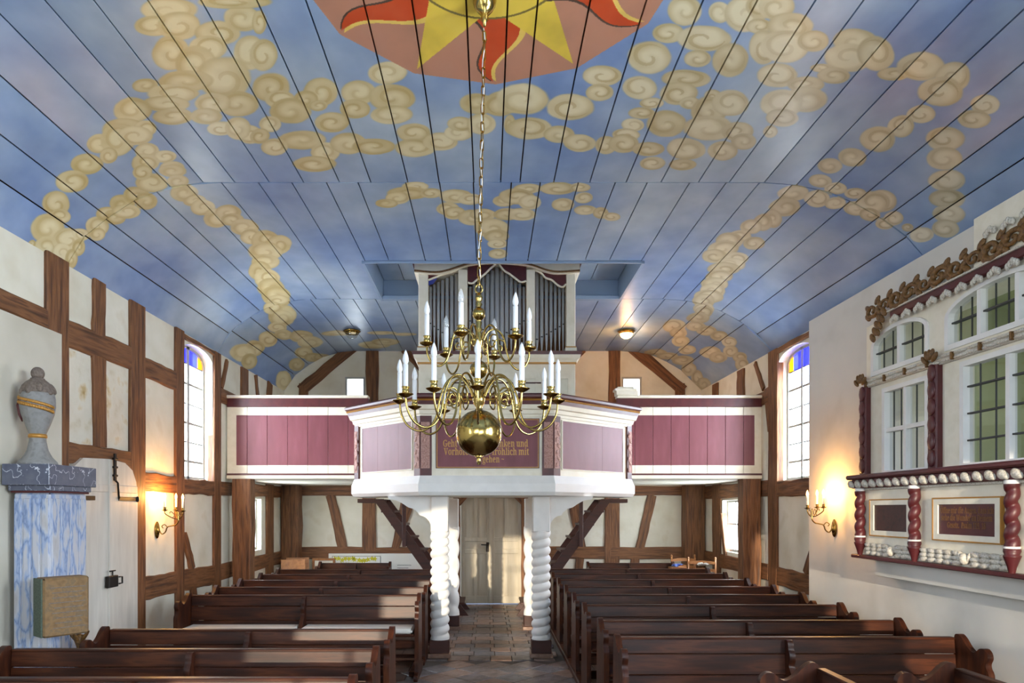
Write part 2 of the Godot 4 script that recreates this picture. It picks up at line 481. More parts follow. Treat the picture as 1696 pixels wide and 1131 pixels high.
# ------------------------------------------------------------------ the painted ceiling
const PROFILE := [[-3.66, 3.80], [-3.50, 4.06], [-3.30, 4.22], [-3.04, 4.39], [-2.75, 4.49], [-2.46, 4.53], [2.55, 4.53], [2.95, 4.45], [3.18, 4.35], [3.43, 4.21], [3.62, 4.07], [3.84, 3.82]]
const PAINT_FROM := 2.4
const PAINT_TO := 12.3
const ARC := 8.0
# painted cloud curls: place along the arch and along the nave, then two half axes, all in centimetres
const CURLS := [[212,387,15,0,4,-9],[197,400,11,0,4,-8],[212,400,12,0,5,-11],[232,406,13,0,4,-10],[251,394,10,0,3,-10],[252,381,19,0,2,-5],[196,424,11,0,7,-15],[221,419,11,0,5,-11],[245,424,9,0,5,-15],[207,434,12,0,7,-16],[219,450,17,0,8,-21],[193,452,17,0,5,-11],[164,456,8,0,4,-7],[179,465,17,0,5,-10],[168,477,16,0,4,-9],[142,483,12,2,7,-13],[166,492,14,0,5,-10],[218,477,14,0,5,-14],[201,476,12,0,5,-12],[190,492,11,0,4,-10],[194,508,10,0,4,-9],[213,516,9,0,4,-12],[207,508,9,0,5,-14],[125,504,14,4,6,-12],[139,506,7,2,5,-9],[101,511,7,4,6,-9],[114,514,10,5,9,-16],[128,513,11,3,6,-11],[99,527,5,3,5,-8],[126,534,8,2,5,-10],[135,545,8,2,4,-8],[81,526,8,8,6,-9],[117,549,9,4,6,-11],[133,562,9,2,4,-9],[63,533,8,9,7,-9],[40,542,6,9,8,-10],[34,555,4,7,5,-6],[19,552,7,14,10,-8],[6,560,5,10,7,-6],[2,546,2,3,3,-2],[21,578,7,15,8,-6],[8,580,4,9,7,-6],[31,587,4,8,4,-5],[20,593,3,6,6,-5],[8,593,3,6,7,-6],[45,592,6,9,7,-9],[39,600,4,6,5,-6],[60,589,7,9,5,-8],[61,596,6,8,5,-8],[75,587,7,9,6,-10],[72,598,8,10,5,-8],[89,586,8,7,6,-10],[91,599,7,6,6,-11],[108,577,10,7,6,-12],[109,560,6,4,5,-9],[131,567,10,3,4,-9],[128,584,8,2,4,-10],[125,603,10,4,6,-13],[127,619,9,2,4,-9],[128,634,10,3,6,-14],[132,658,12,4,7,-18],[146,649,11,2,6,-15],[144,665,10,2,5,-13],[149,684,13,2,6,-18],[148,707,10,2,6,-18],[159,718,14,0,8,-24],[169,731,13,0,8,-25],[149,748,17,3,8,-25],[140,777,14,4,7,-21],[125,801,11,5,9,-26],[125,827,13,7,9,-28],[120,859,14,9,9,-29],[117,887,15,11,10,-30],[114,909,12,10,6,-20],[101,965,15,17,12,-39],[100,927,10,11,7,-20],[329,599,11,0,1,-8],[321,612,18,0,1,-12],[311,621,11,0,2,-12],[299,632,10,0,1,-9],[342,612,9,0,1,-9],[364,618,14,0,1,-13],[377,624,11,0,0,-11],[355,643,10,0,1,-13],[361,653,10,0,1,-13],[378,663,13,0,0,-17],[388,656,12,0,0,-13],[397,688,17,0,0,-22],[402,707,12,0,0,-16],[403,729,10,0,0,-12],[404,757,10,0,0,-14],[408,627,10,0,0,-11],[411,656,12,0,0,-13],[260,397,4,0,3,-9],[253,426,8,0,5,-14],[247,459,12,0,5,-15],[249,472,10,0,3,-10],[279,464,11,0,4,-15],[267,472,8,0,3,-10],[274,479,6,0,2,-6],[252,486,14,0,4,-15],[279,500,12,0,3,-12],[233,502,8,0,3,-10],[250,524,17,0,4,-13],[264,542,11,0,3,-14],[226,534,10,0,4,-12],[220,518,7,0,4,-10],[251,560,17,0,3,-12],[305,464,11,0,2,-13],[299,483,10,0,2,-11],[328,443,12,0,2,-11],[327,470,15,0,2,-15],[324,490,14,0,2,-11],[285,529,13,0,3,-15],[304,533,16,0,2,-11],[337,514,12,0,1,-12],[336,535,15,0,1,-13],[356,526,13,0,1,-12],[371,514,10,0,0,-10],[373,502,9,0,0,-9],[388,502,10,0,0,-13],[386,477,12,0,0,-12],[402,477,12,0,0,-14],[409,502,4,0,0,-12],[417,472,18,0,-1,-17],[451,481,16,0,-2,-15],[423,508,16,0,-1,-14],[447,516,11,0,-1,-11],[464,528,12,0,-2,-12],[468,446,12,0,-2,-10],[469,464,9,0,-1,-9],[495,459,11,0,-3,-12],[494,428,13,0,-4,-15],[500,406,9,0,-2,-8],[505,388,9,0,-3,-11],[525,389,6,0,-3,-8],[523,411,15,0,-4,-11],[546,431,11,0,-5,-15],[525,429,8,0,-2,-8],[523,449,15,0,-3,-9],[523,465,12,0,-3,-12],[507,476,8,0,-1,-6],[534,476,7,0,-2,-7],[503,488,9,0,-2,-7],[500,503,8,0,-2,-8],[524,502,14,0,-4,-16],[497,516,10,0,-2,-8],[485,531,8,0,-2,-13],[498,529,11,0,-3,-13],[519,537,12,0,-2,-10],[528,559,10,0,-2,-10],[549,537,14,0,-5,-16],[553,561,11,0,-2,-9],[548,469,6,0,-3,-8],[550,486,12,0,-5,-17],[557,508,18,0,-5,-16],[562,476,12,0,-5,-14],[580,512,11,0,-4,-12],[579,540,11,0,-5,-14],[590,526,9,0,-4,-11],[540,391,11,0,-5,-13],[547,385,8,0,-4,-9],[552,400,7,0,-2,-6],[562,419,8,0,-6,-15],[556,385,10,0,-4,-10],[570,400,13,0,-5,-11],[575,418,14,0,-6,-14],[590,413,9,0,-4,-9],[582,446,13,0,-5,-12],[615,413,13,0,-6,-11],[619,428,14,0,-7,-13],[634,424,11,0,-9,-15],[607,438,7,0,-2,-4],[619,446,10,0,-4,-8],[605,455,12,0,-4,-8],[613,472,14,0,-6,-14],[598,477,14,0,-7,-16],[606,494,11,0,-5,-11],[605,512,5,0,-3,-8],[655,441,9,-2,-4,-6],[666,431,12,-4,-7,-11],[689,433,8,-4,-7,-10],[691,448,11,-5,-7,-11],[694,472,7,-5,-5,-7],[690,489,7,-4,-6,-10],[684,509,10,-5,-8,-13],[680,537,9,-3,-6,-11],[671,554,8,-3,-5,-10],[719,443,6,-5,-5,-6],[722,457,7,-6,-5,-6],[720,483,9,-8,-7,-9],[732,499,8,-8,-7,-9],[675,578,8,-3,-5,-9],[664,605,11,-6,-6,-12],[668,631,11,-7,-7,-16],[668,657,7,-3,-7,-16],[685,605,9,-5,-6,-12],[691,583,7,-5,-4,-7],[701,602,6,-6,-4,-8],[718,597,7,-7,-5,-8],[707,579,6,-6,-4,-6],[728,572,8,-8,-8,-11],[724,579,9,-10,-8,-12],[731,595,6,-6,-5,-7],[746,594,5,-7,-4,-6],[747,583,5,-7,-5,-7],[761,582,3,-4,-3,-4],[773,577,5,-10,-5,-6],[747,516,8,-10,-7,-8],[759,530,8,-10,-6,-7],[765,545,3,-4,-3,-4],[771,541,7,-11,-6,-6],[779,553,6,-10,-6,-6],[428,603,12,0,0,-9],[455,603,15,0,-1,-11],[474,601,9,0,-1,-8],[419,618,15,0,-1,-15],[432,630,10,0,-1,-14],[480,621,8,0,-1,-11],[463,635,10,0,-1,-13],[485,646,10,0,-1,-10],[501,653,7,0,-2,-12],[513,661,8,0,-2,-9],[425,656,13,0,-1,-13],[662,667,7,-5,-7,-16],[655,680,9,-3,-6,-15],[653,703,10,-3,-5,-13],[647,718,13,-3,-7,-20],[648,739,15,-4,-7,-21],[646,761,13,-2,-6,-18],[672,715,9,-5,-5,-14],[669,759,11,-6,-6,-15],[670,777,13,-7,-6,-16],[667,794,15,-9,-6,-17],[670,818,13,-10,-6,-18],[673,843,14,-8,-6,-19],[678,863,13,-8,-7,-20],[680,887,15,-11,-7,-21],[680,906,12,-8,-7,-22],[689,934,11,-11,-7,-21],[693,944,9,-11,-6,-18],[694,974,12,-14,-6,-19],[676,1036,14,-10,-8,-30],[690,1062,10,-12,-7,-24],[704,1094,10,-16,-7,-23],[723,1117,9,-20,-6,-19],[702,1008,10,-15,-6,-17],[718,1006,10,-17,-6,-16],[737,1000,8,-16,-6,-15],[754,994,7,-16,-6,-13],[767,1014,6,-18,-7,-14],[782,1007,5,-17,-7,-12],[794,1021,5,-17,-10,-17],[750,1071,10,-26,-7,-18],[764,1064,8,-22,-7,-16],[687,1196,15,-18,-4,-17],[709,1191,13,-25,-5,-17],[733,1173,12,-28,-7,-21],[753,1192,8,-23,-9,-25],[775,1196,5,-20,-12,-27],[790,1194,6,-23,-10,-20],[98,973,11,14,9,-28],[82,998,9,17,6,-17],[80,1035,9,19,6,-18],[98,1074,14,20,7,-24],[101,1117,15,20,8,-29],[59,1018,9,20,9,-23],[36,1013,8,22,9,-20],[20,990,9,35,11,-16],[14,1025,6,23,10,-14],[79,1153,10,23,8,-25],[84,1198,11,23,6,-21],[96,1219,12,19,4,-17],[54,1183,8,23,9,-25],[17,1192,7,31,14,-25],[151,1097,23,5,3,-15],[197,1177,26,0,4,-26],[219,1156,23,0,3,-23],[223,1097,22,0,2,-11],[258,1106,19,0,1,-9]]

func arch(x: float) -> Vector2:      # (height, length along the arch) of the ceiling over x
	var run := 0.0
	for i in PROFILE.size() - 1:
		var a := Vector2(PROFILE[i][0], PROFILE[i][1]); var b := Vector2(PROFILE[i + 1][0], PROFILE[i + 1][1])
		if x <= b.x or i == PROFILE.size() - 2:
			var f := (x - a.x) / (b.x - a.x)
			return Vector2(lerpf(a.y, b.y, f), run + f * a.distance_to(b))
		run += a.distance_to(b)
	return Vector2.ZERO

func paint_ceiling() -> ImageTexture:
	var S := 2048
	var n := FastNoiseLite.new()
	n.seed = 5; n.frequency = 0.004; n.fractal_octaves = 5
	var big := n.get_image(1024, 1024).get_data()
	n.seed = 9; n.frequency = 0.02; n.fractal_octaves = 4
	var small := n.get_image(1024, 1024).get_data()
	var low := PackedByteArray(); low.resize(1024 * 1024 * 3)
	for i in 1024 * 1024:
		var b := big[i] / 255.0
		var s := small[i] / 255.0 - 0.5
		var g := clampf(b * 1.5 - 0.35, 0.0, 1.0)
		low[i * 3] = int(clampf(lerpf(118, 168, g) + s * 26, 0, 255))
		low[i * 3 + 1] = int(clampf(lerpf(144, 184, g) + s * 24, 0, 255))
		low[i * 3 + 2] = int(clampf(lerpf(188, 200, g) + s * 20, 0, 255))
	var im := Image.create_from_data(1024, 1024, false, Image.FORMAT_RGB8, low)
	im.resize(S, S, Image.INTERPOLATE_BILINEAR)
	var px := im.get_data()
	var pu := S / ARC; var pv := S / (PAINT_TO - PAINT_FROM)
	# the clouds
	var r := RandomNumberGenerator.new()
	r.seed = 77
	for q in CURLS:
		var c := Vector2(q[0] * 0.01 * pu, (q[1] * 0.01 - PAINT_FROM) * pv)
		var a := Vector2(q[2] * 0.01 * pu, q[3] * 0.01 * pv) * 1.05; var b := Vector2(q[4] * 0.01 * pu, q[5] * 0.01 * pv) * 1.05
		var det := a.x * b.y - a.y * b.x
		if absf(det) < 1.0: continue
		var ex := int(ceil(absf(a.x) + absf(b.x))) + 2; var ey := int(ceil(absf(a.y) + absf(b.y))) + 2
		var warm := clampf(0.75 - (q[0] - 400.0) / 450.0, 0.0, 1.0)
		var rim := Color8(176, 164, 134).lerp(Color8(192, 172, 118), warm)
		var core := Color8(214, 206, 182).lerp(Color8(226, 214, 174), warm)
		var dark := Color8(146, 128, 92).lerp(Color8(176, 146, 82), warm)
		var turn := r.randf() * TAU; var dirn := 1.0 if r.randf() < 0.5 else -1.0
		var tone := r.randf_range(-0.3, 0.3)
		var strong := r.randf()
		for y in range(maxi(0, int(c.y) - ey), mini(S, int(c.y) + ey)):
			for x in range(maxi(0, int(c.x) - ex), mini(S, int(c.x) + ex)):
				var dx := x - c.x; var dy := y - c.y
				var p := (dx * b.y - dy * b.x) / det; var s := (a.x * dy - a.y * dx) / det
				var rr := sqrt(p * p + s * s)
				if rr > 1.1: continue
				var nz := small[(y >> 1) * 1024 + (x >> 1)] / 255.0 - 0.5
				var al := clampf((1.06 + nz * 0.16 - rr) * 9.0, 0.0, 1.0)
				if al <= 0.0: continue
				var ang := atan2(s, p) * dirn + turn
				var spiral := sin(rr * 7.5 - ang)
				var k := clampf(1.1 - rr * 0.9 + 0.20 * spiral + tone + nz * 0.7, 0.0, 1.0)
				var col := rim.lerp(core, k)
				if spiral < -0.75 and rr > 0.12 and rr < 0.82: col = col.lerp(dark, 0.12 + 0.3 * strong)
				var o := (y * S + x) * 3
				px[o] = int(lerpf(px[o], col.r8, al)); px[o + 1] = int(lerpf(px[o + 1], col.g8, al)); px[o + 2] = int(lerpf(px[o + 2], col.b8, al))
	# the sun: a twelve-sided terracotta field, red flames and yellow rays in turn round a yellow disc
	var field := PackedVector2Array()
	for k in 12: field.append(Vector2(sin(TAU * k / 12 + 0.05), cos(TAU * k / 12 + 0.05)) * 1.05)
	var rays := []
	for k in 12:
		var t := TAU * k / 12 + 0.05
		var out := Vector2(sin(t), cos(t)); var side := Vector2(cos(t), -sin(t))
		if k % 2:
			rays.append([PackedVector2Array([out * 0.4 - side * 0.16, out * 0.4 + side * 0.16, out * 1.0]), 1])
		else:
			for w in [[0.045, 2], [-0.02, 3], [0.0, 4]]:
				var l := PackedVector2Array(); var rr2 := PackedVector2Array()
				for j in 15:
					var f := j / 14.0
					var mid: Vector2 = out * lerpf(0.4, 1.02, f) + side * (sin(f * TAU * 0.95) * 0.06 + w[0] * (1.0 - f * 0.5))
					var hw := 0.125 * pow(1.0 - f, 0.75)
					l.append(mid + side * hw); rr2.append(mid - side * hw)
				rr2.reverse(); l.append_array(rr2)
				rays.append([l, w[1]])
	var paints := [Color8(226, 196, 74), Color8(226, 196, 74), Color8(228, 196, 98), Color8(76, 60, 50), Color8(196, 72, 30)]
	var soil := [Color8(176, 122, 98), Color8(194, 140, 114)]
	var cu := 3.93; var cd := 3.5
	for y in range(0, int((cd + 1.1 - PAINT_FROM) * pv)):
		for x in range(int((cu - 1.1) * pu), int((cu + 1.1) * pu)):
			var w := Vector2(x / pu - cu, y / pv + PAINT_FROM - cd)
			if not Geometry2D.is_point_in_polygon(w, field): continue
			var nz := small[(y >> 1) * 1024 + (x >> 1)] / 255.0
			var col: Color = soil[0].lerp(soil[1], nz)
			var l := w.length()
			if l < 0.43: col = paints[0]
			elif l < 0.445: col = Color8(120, 104, 52)
			else:
				for ray in rays:
					if Geometry2D.is_point_in_polygon(w, ray[0]): col = paints[ray[1]]
			col = col.darkened((nz - 0.5) * 0.25) if nz > 0.5 else col.lightened((0.5 - nz) * 0.16)
			var o := (y * S + x) * 3
			px[o] = col.r8; px[o + 1] = col.g8; px[o + 2] = col.b8
	return ImageTexture.create_from_image(Image.create_from_data(S, S, false, Image.FORMAT_RGB8, px))

func ceiling_plank(parent: Node, x0: float, x1: float, d0: float, d1: float, m: Material, drop := 0.0) -> void:
	var gap := 0.0055
	var a := arch(x0); var b := arch(x1)
	var p := Vector3(x0, a.x - drop, 0); var q := Vector3(x1, b.x - drop, 0)
	var along := (q - p).normalized()
	p += along * gap; q -= along * gap
	var up := Vector3(-along.y, along.x, 0) * 0.025
	d0 += 0.006; d1 -= 0.006
	var st := begin()
	var face := func(v: Array, uv: Array) -> void:
		for k in [0, 1, 2, 0, 2, 3]:
			st.set_uv(uv[k]); st.add_vertex(v[k])
	var uv := func(s: float, d: float) -> Vector2: return Vector2(s / ARC, (d - PAINT_FROM) / (PAINT_TO - PAINT_FROM))
	var s0 := a.y + gap; var s1 := b.y - gap
	var z0 := Vector3(0, 0, -d0); var z1 := Vector3(0, 0, -d1)
	var u00: Vector2 = uv.call(s0, d0); var u10: Vector2 = uv.call(s1, d0); var u01: Vector2 = uv.call(s0, d1); var u11: Vector2 = uv.call(s1, d1)
	face.call([p + z0, p + z1, q + z1, q + z0], [u00, u01, u11, u10])
	face.call([p + z0 + up, q + z0 + up, q + z1 + up, p + z1 + up], [u00, u10, u11, u01])
	face.call([p + z0, p + z0 + up, p + z1 + up, p + z1], [u00, u00, u01, u01])
	face.call([q + z0, q + z1, q + z1 + up, q + z0 + up], [u10, u11, u11, u10])
	face.call([p + z0, q + z0, q + z0 + up, p + z0 + up], [u00, u10, u10, u00])
	face.call([p + z1, p + z1 + up, q + z1 + up, q + z1], [u01, u01, u11, u11])
	put(parent, "plank", st, m)

func build_ceiling() -> void:
	var c := structure("ceiling")
	M.sky_paint = StandardMaterial3D.new()
	M.sky_paint.albedo_texture = paint_ceiling()
	M.sky_paint.roughness = 0.34
	M.sky_paint.texture_repeat = false
	M.plain_blue = plain(srgb(134, 156, 186), 0.42)
	var front := [-3.66, -3.50, -3.29, -3.03, -2.75, -2.464, -2.192, -1.893, -1.596, -1.286, -1.014, -0.693, -0.423, -0.121, 0.111, 0.279, 0.571, 0.883, 1.198, 1.50, 1.824, 2.091, 2.395, 2.672, 2.95, 3.18, 3.43, 3.62, 3.84]
	var mid := [-3.66, -3.49, -3.31, -3.07, -2.87, -2.607, -2.31, -1.99, -1.70, -1.40, -1.126, -0.712, -0.419, -0.126, 0.204, 0.455, 0.785, 1.105, 1.382, 1.75, 2.068, 2.356, 2.64, 2.87, 3.14, 3.39, 3.63, 3.84]
	var back := [-3.66, -3.45, -3.2, -2.95, -2.685, -2.395, -2.09, -1.815, -1.516, -1.234, -0.98, -0.69, -0.40, -0.1, 0.2, 0.5, 0.82, 1.15, 1.5, 1.806, 2.097, 2.387, 2.685, 2.95, 3.2, 3.45, 3.84]
	for i in front.size() - 1:
		ceiling_plank(c, front[i], front[i + 1], 2.4, 5.92, M.sky_paint)
		if i % 2 == 0 and i < front.size() - 2: ceiling_plank(c, front[i], front[i + 2], -3.6, 2.4, M.plain_blue)
	for i in mid.size() - 1:
		var inside: bool = mid[i] >= -1.41 and mid[i + 1] <= 1.76
		ceiling_plank(c, mid[i], mid[i + 1], 5.92, 7.79 if inside else 9.2, M.sky_paint)
		if inside: ceiling_plank(c, mid[i], mid[i + 1], 7.79, 9.2, M.sky_paint, -0.25)
	for i in back.size() - 1: ceiling_plank(c, back[i], back[i + 1], 9.2, DB, M.sky_paint)
	# the sides of the recess over the organ
	one_box(c, "recess_side", Vector3(-1.43, 4.53, -7.79), Vector3(-1.405, 4.80, -9.2), M.plain_blue)
	one_box(c, "recess_side", Vector3(1.755, 4.53, -7.79), Vector3(1.78, 4.80, -9.2), M.plain_blue)
	one_box(c, "recess_side", Vector3(-1.405, 4.53, -9.19), Vector3(1.755, 4.80, -9.215), M.plain_blue)
	one_box(c, "recess_side", Vector3(-1.405, 4.56, -7.765), Vector3(1.755, 4.80, -7.79), M.plain_blue)
	one_box(c, "recess_lip", Vector3(-1.405, 4.50, -9.10), Vector3(1.755, 4.545, -9.19), M.plain_blue)
	one_box(c, "recess_lip", Vector3(-1.44, 4.50, -7.79), Vector3(-1.405, 4.53, -9.2), M.plain_blue)
	one_box(c, "recess_lip", Vector3(1.755, 4.50, -7.79), Vector3(1.79, 4.53, -9.2), M.plain_blue)
	one_box(c, "recess_lip", Vector3(-1.405, 4.505, -7.78), Vector3(1.755, 4.53, -7.81), M.plain_blue)
	# dark boarding above, so that no daylight comes through the joints
	var st := begin()
	var pts := PackedVector2Array()
	for q in PROFILE: pts.append(Vector2(q[0] * 1.012, q[1] + 0.03))
	var outer := pts.duplicate()
	for k in outer.size(): outer[k] = Vector2(outer[k].x * 1.06, outer[k].y + 0.5)
	for i in pts.size() - 1:
		for z in [[-3.7, 7.76], [7.76, 9.22], [9.22, 12.6]]:
			if i == 5 and z[0] == 7.76:
				prism(st, PackedVector2Array([Vector2(pts[5].x, pts[5].y), Vector2(-1.44, pts[5].y), Vector2(-1.44, 5.03), outer[5]]), Transform3D(Basis.IDENTITY, Vector3(0, 0, -z[0])), z[0] - z[1])
				prism(st, PackedVector2Array([Vector2(1.79, pts[5].y), pts[6], outer[6], Vector2(1.79, 5.03)]), Transform3D(Basis.IDENTITY, Vector3(0, 0, -z[0])), z[0] - z[1])
				prism(st, PackedVector2Array([Vector2(-1.44, 4.81), Vector2(1.79, 4.81), Vector2(1.79, 5.03), Vector2(-1.44, 5.03)]), Transform3D(Basis.IDENTITY, Vector3(0, 0, -z[0])), z[0] - z[1])
				continue
			prism(st, PackedVector2Array([pts[i], pts[i + 1], outer[i + 1], outer[i]]), Transform3D(Basis.IDENTITY, Vector3(0, 0, -z[0])), z[0] - z[1])
	put(c, "roof_boarding", st, M.boards)

# ------------------------------------------------------------------ the room
func left_T(x := XL) -> Transform3D: return Transform3D(Basis(Vector3(0, 0, -1), Vector3.UP, Vector3(-1, 0, 0)), Vector3(x, 0, 0))
func right_T(x := XR) -> Transform3D: return Transform3D(Basis(Vector3(0, 0, -1), Vector3.UP, Vector3(1, 0, 0)), Vector3(x, 0, 0))
func back_T() -> Transform3D: return Transform3D(Basis(Vector3.RIGHT, Vector3.UP, Vector3(0, 0, -1)), Vector3(0, 0, -DB))

func lt(w: Node, called: String, d0: float, y0: float, d1: float, y1: float, width: float, m: Material = null, w2 := -1.0) -> void:
	timber(w, called, Vector3(XL - 0.015, y0, -d0), Vector3(XL - 0.015, y1, -d1), width, 0.09, Vector3.RIGHT, m, w2)
func rt(w: Node, called: String, d0: float, y0: float, d1: float, y1: float, width: float, m: Material = null, w2 := -1.0) -> void:
	timber(w, called, Vector3(XR + 0.015, y0, -d0), Vector3(XR + 0.015, y1, -d1), width, 0.09, Vector3.LEFT, m, w2)
func bt(w: Node, called: String, x0: float, y0: float, x1: float, y1: float, width: float, m: Material = null, w2 := -1.0) -> void:
	timber(w, called, Vector3(x0, y0, -DB - 0.015), Vector3(x1, y1, -DB - 0.015), width, 0.09, Vector3.BACK, m, w2)

func build_walls() -> void:
	# floor: tiled aisle, boards under the pews
	var f := structure("floor")
	one_box(f, "bed", Vector3(-4.2, -0.25, 3.8), Vector3(4.3, -0.012, -12.6), M.joint, 0.0)
	var tile := begin(); bbox(tile, Vector3.ZERO, Vector3(0.235, 0.03, 0.235), 0.004)
	var tile_mesh := mesh_of(tile)
	for r in 20:
		var d := 7.68 + 0.235 * r + 0.12
		if d > DB - 0.1: break
		for k in 6:
			var o := put(f, "tile", tile_mesh, M.tiles[rng.randi() % 4], Vector3(-0.58 + 0.244 * k + (0.05 if r % 2 else 0.0), -0.014 + rng.randf_range(-0.003, 0.003), -d))
			o.scale = Vector3(1.0, 1.0, 0.97)
	var dia := begin(); bbox(dia, Vector3.ZERO, Vector3(0.27, 0.03, 0.27), 0.004)
	var dia_mesh := mesh_of(dia)
	for i in range(-4, 5):
		for j in range(-8, 8):
			var p := Vector3((i - j) * 0.195 + 0.06, 0, -6.3 + (i + j) * 0.195)
			if absf(p.x - 0.06) > 0.82 or p.z < -7.55 or p.z > -4.8: continue
			var o := put(f, "tile", dia_mesh, M.tiles[rng.randi() % 4], p + Vector3(0, -0.014 + rng.randf_range(-0.002, 0.002), 0))
			o.rotation.y = PI / 4
	for s in [[-3.65, -0.83], [0.95, 3.83]]:
		var nb := 16
		for k in nb:
			var x0: float = lerpf(s[0], s[1], float(k) / nb); var x1: float = lerpf(s[0], s[1], float(k + 1) / nb)
			one_box(f, "floor_board", Vector3(x0 + 0.002, -0.02, -2.0), Vector3(x1 - 0.002, 0.0, -DB), M.boards)
	one_box(f, "stone_slab", Vector3(-3.65, -0.03, 3.6), Vector3(3.83, -0.001, -1.99), M.tiles[2])
	one_box(f, "stone_slab", Vector3(-0.82, -0.03, -2.0), Vector3(0.94, -0.004, -4.85), M.tiles[0])
	var kerb := structure("trim_1")
	one_box(kerb, "kerb", Vector3(-0.80, 0.0, -6.9), Vector3(-0.70, 0.06, -11.3), M.pew, 0.008)
	one_box(kerb, "kerb", Vector3(0.86, 0.0, -4.0), Vector3(0.96, 0.06, -11.3), M.pew, 0.008)

	# left wall
	var w := structure("wall_left")
	put(w, "plaster", slab(left_T(), -3.6, DB + 0.3, -0.2, 4.6, 0.3, [[8.158, 9.05, 2.07, 3.74, 3.60], [10.42, 11.0, 1.05, 1.86], [-1.2, 0.2, 1.5, 3.5, 3.2]]), M.plaster)
	put(w, "plaster_lining", slab(left_T(-3.55), 0.6, 5.69, -0.05, 3.155, 0.098, []), M.beige_plaster)
	for q in [[5.93, 6.30, 2.29, 3.09], [6.50, 6.92, 2.29, 3.11]]:
		put(w, "infill", slab(left_T(XL + 0.004), q[0], q[1], q[2], q[3], 0.01, []), M.stain)
	lt(w, "timber_post", 5.765, -0.02, 5.765, 3.83, 0.30)
	lt(w, "timber_post", 6.38, 3.32, 6.39, 3.83, 0.19)
	lt(w, "timber_post", 6.40, 2.28, 6.38, 3.12, 0.20, null, 0.22)
	lt(w, "timber_post", 7.085, -0.02, 7.08, 3.83, 0.30)
	lt(w, "timber_post", 8.05, -0.02, 8.05, 3.82, 0.22)
	lt(w, "timber_post", 9.16, -0.02, 9.17, 3.80, 0.24, null, 0.22)
	lt(w, "timber_post", 11.38, -0.02, 11.38, 2.11, 0.36)
	lt(w, "timber_rail", 3.0, 3.265, 5.62, 3.265, 0.16)
	lt(w, "timber_rail", 5.9, 3.22, 6.94, 3.235, 0.23)
	lt(w, "timber_rail", 7.22, 3.20, 7.95, 3.19, 0.21)
	lt(w, "timber_rail", 9.27, 3.25, 11.9, 3.22, 0.20)
	lt(w, "timber_rail", 5.9, 2.19, 6.94, 2.19, 0.19)
	lt(w, "timber_rail", 7.22, 1.99, 7.95, 1.985, 0.20)
	lt(w, "timber_rail", 8.15, 1.97, 9.05, 1.975, 0.19)
	lt(w, "timber_rail", 9.27, 1.98, 12.0, 2.00, 0.19)
	lt(w, "timber_rail", 7.22, 0.86, 7.95, 0.85, 0.25)
	lt(w, "timber_rail", 8.15, 0.85, 9.05, 0.83, 0.25)
	lt(w, "timber_rail", 9.27, 0.84, 12.0, 0.85, 0.22)
	lt(w, "timber_brace", 8.18, 1.40, 8.40, 0.96, 0.10, null, 0.14)
	lt(w, "timber_brace", 8.42, 0.74, 8.52, 0.0, 0.15)
	lt(w, "window_head", 8.16, 3.77, 9.06, 3.77, 0.06)
	lt(w, "timber_brace", 9.52, 3.77, 9.32, 3.35, 0.07)
	lt(w, "timber_post", 10.2, 3.3, 10.2, 3.8, 0.28)
	lt(w, "timber_brace", 10.7, 3.8, 10.85, 3.3, 0.10)
	lt(w, "timber_post", 11.3, 3.3, 11.4, 3.8, 0.22)

	# right wall: timber framing at the back, a smooth lining towards the altar
	w = structure("wall_right")
	put(w, "plaster", slab(right_T(), -3.6, DB + 0.3, -0.2, 4.6, 0.3, [[8.08, 8.99, 2.07, 3.74, 3.62], [10.4, 11.14, 1.02, 1.84], [2.6, 6.35, 1.9, 3.42], [-1.2, 0.2, 1.5, 3.5, 3.2], [0.8, 2.2, 1.5, 3.5, 3.2]]), M.plaster)
	put(w, "plaster_lining", slab(right_T(3.65), -3.6, 7.76, -0.05, 3.83, 0.178, [[2.6, 6.35, 1.9, 3.42], [-1.2, 0.2, 1.5, 3.5, 3.2], [0.8, 2.2, 1.5, 3.5, 3.2]]), M.smooth_plaster)
	rt(w, "timber_post", 9.13, -0.02, 9.13, 3.82, 0.29)
	rt(w, "timber_post", 11.38, -0.02, 11.38, 2.11, 0.38)
	rt(w, "timber_post", 10.25, -0.02, 10.25, 2.11, 0.2)
	rt(w, "timber_rail", 7.8, 1.965, 8.98, 1.965, 0.20)
	rt(w, "timber_rail", 9.28, 1.985, 12.0, 1.985, 0.22)
	rt(w, "timber_rail", 7.8, 0.80, 8.98, 0.82, 0.24)
	rt(w, "timber_rail", 9.28, 0.84, 12.0, 0.86, 0.22)
	rt(w, "timber_rail", 9.28, 3.23, 12.0, 3.23, 0.18)
	rt(w, "timber_brace", 7.72, 1.7, 8.2, 0.93, 0.12)
	rt(w, "timber_brace", 8.3, 0.70, 8.45, 0.0, 0.15)
	rt(w, "timber_brace", 11.18, 1.62, 10.98, 0.95, 0.10)
	rt(w, "window_head", 7.8, 3.78, 8.98, 3.78, 0.07)
	rt(w, "timber_brace", 9.75, 3.78, 9.45, 3.36, 0.08)
	rt(w, "timber_brace", 9.33, 3.35, 9.28, 2.75, 0.18, null, 0.02)
	rt(w, "timber_post", 10.3, 3.3, 10.3, 3.8, 0.27)
	rt(w, "timber_post", 11.45, 3.3, 11.45, 3.8, 0.26)

	# back wall
	w = structure("wall_back")
	put(w, "plaster", slab(back_T(), -4.2, 4.3, -0.2, 4.9, 0.3, [[-0.49, 0.61, -0.2, 2.0], [-2.56, -2.20, 3.62, 4.07], [2.40, 2.76, 3.62, 4.07]]), M.plaster)
	bt(w, "timber_rail", -3.4, 2.025, -0.9, 2.025, 0.17)
	bt(w, "timber_rail", 0.9, 2.025, 3.6, 2.025, 0.17)
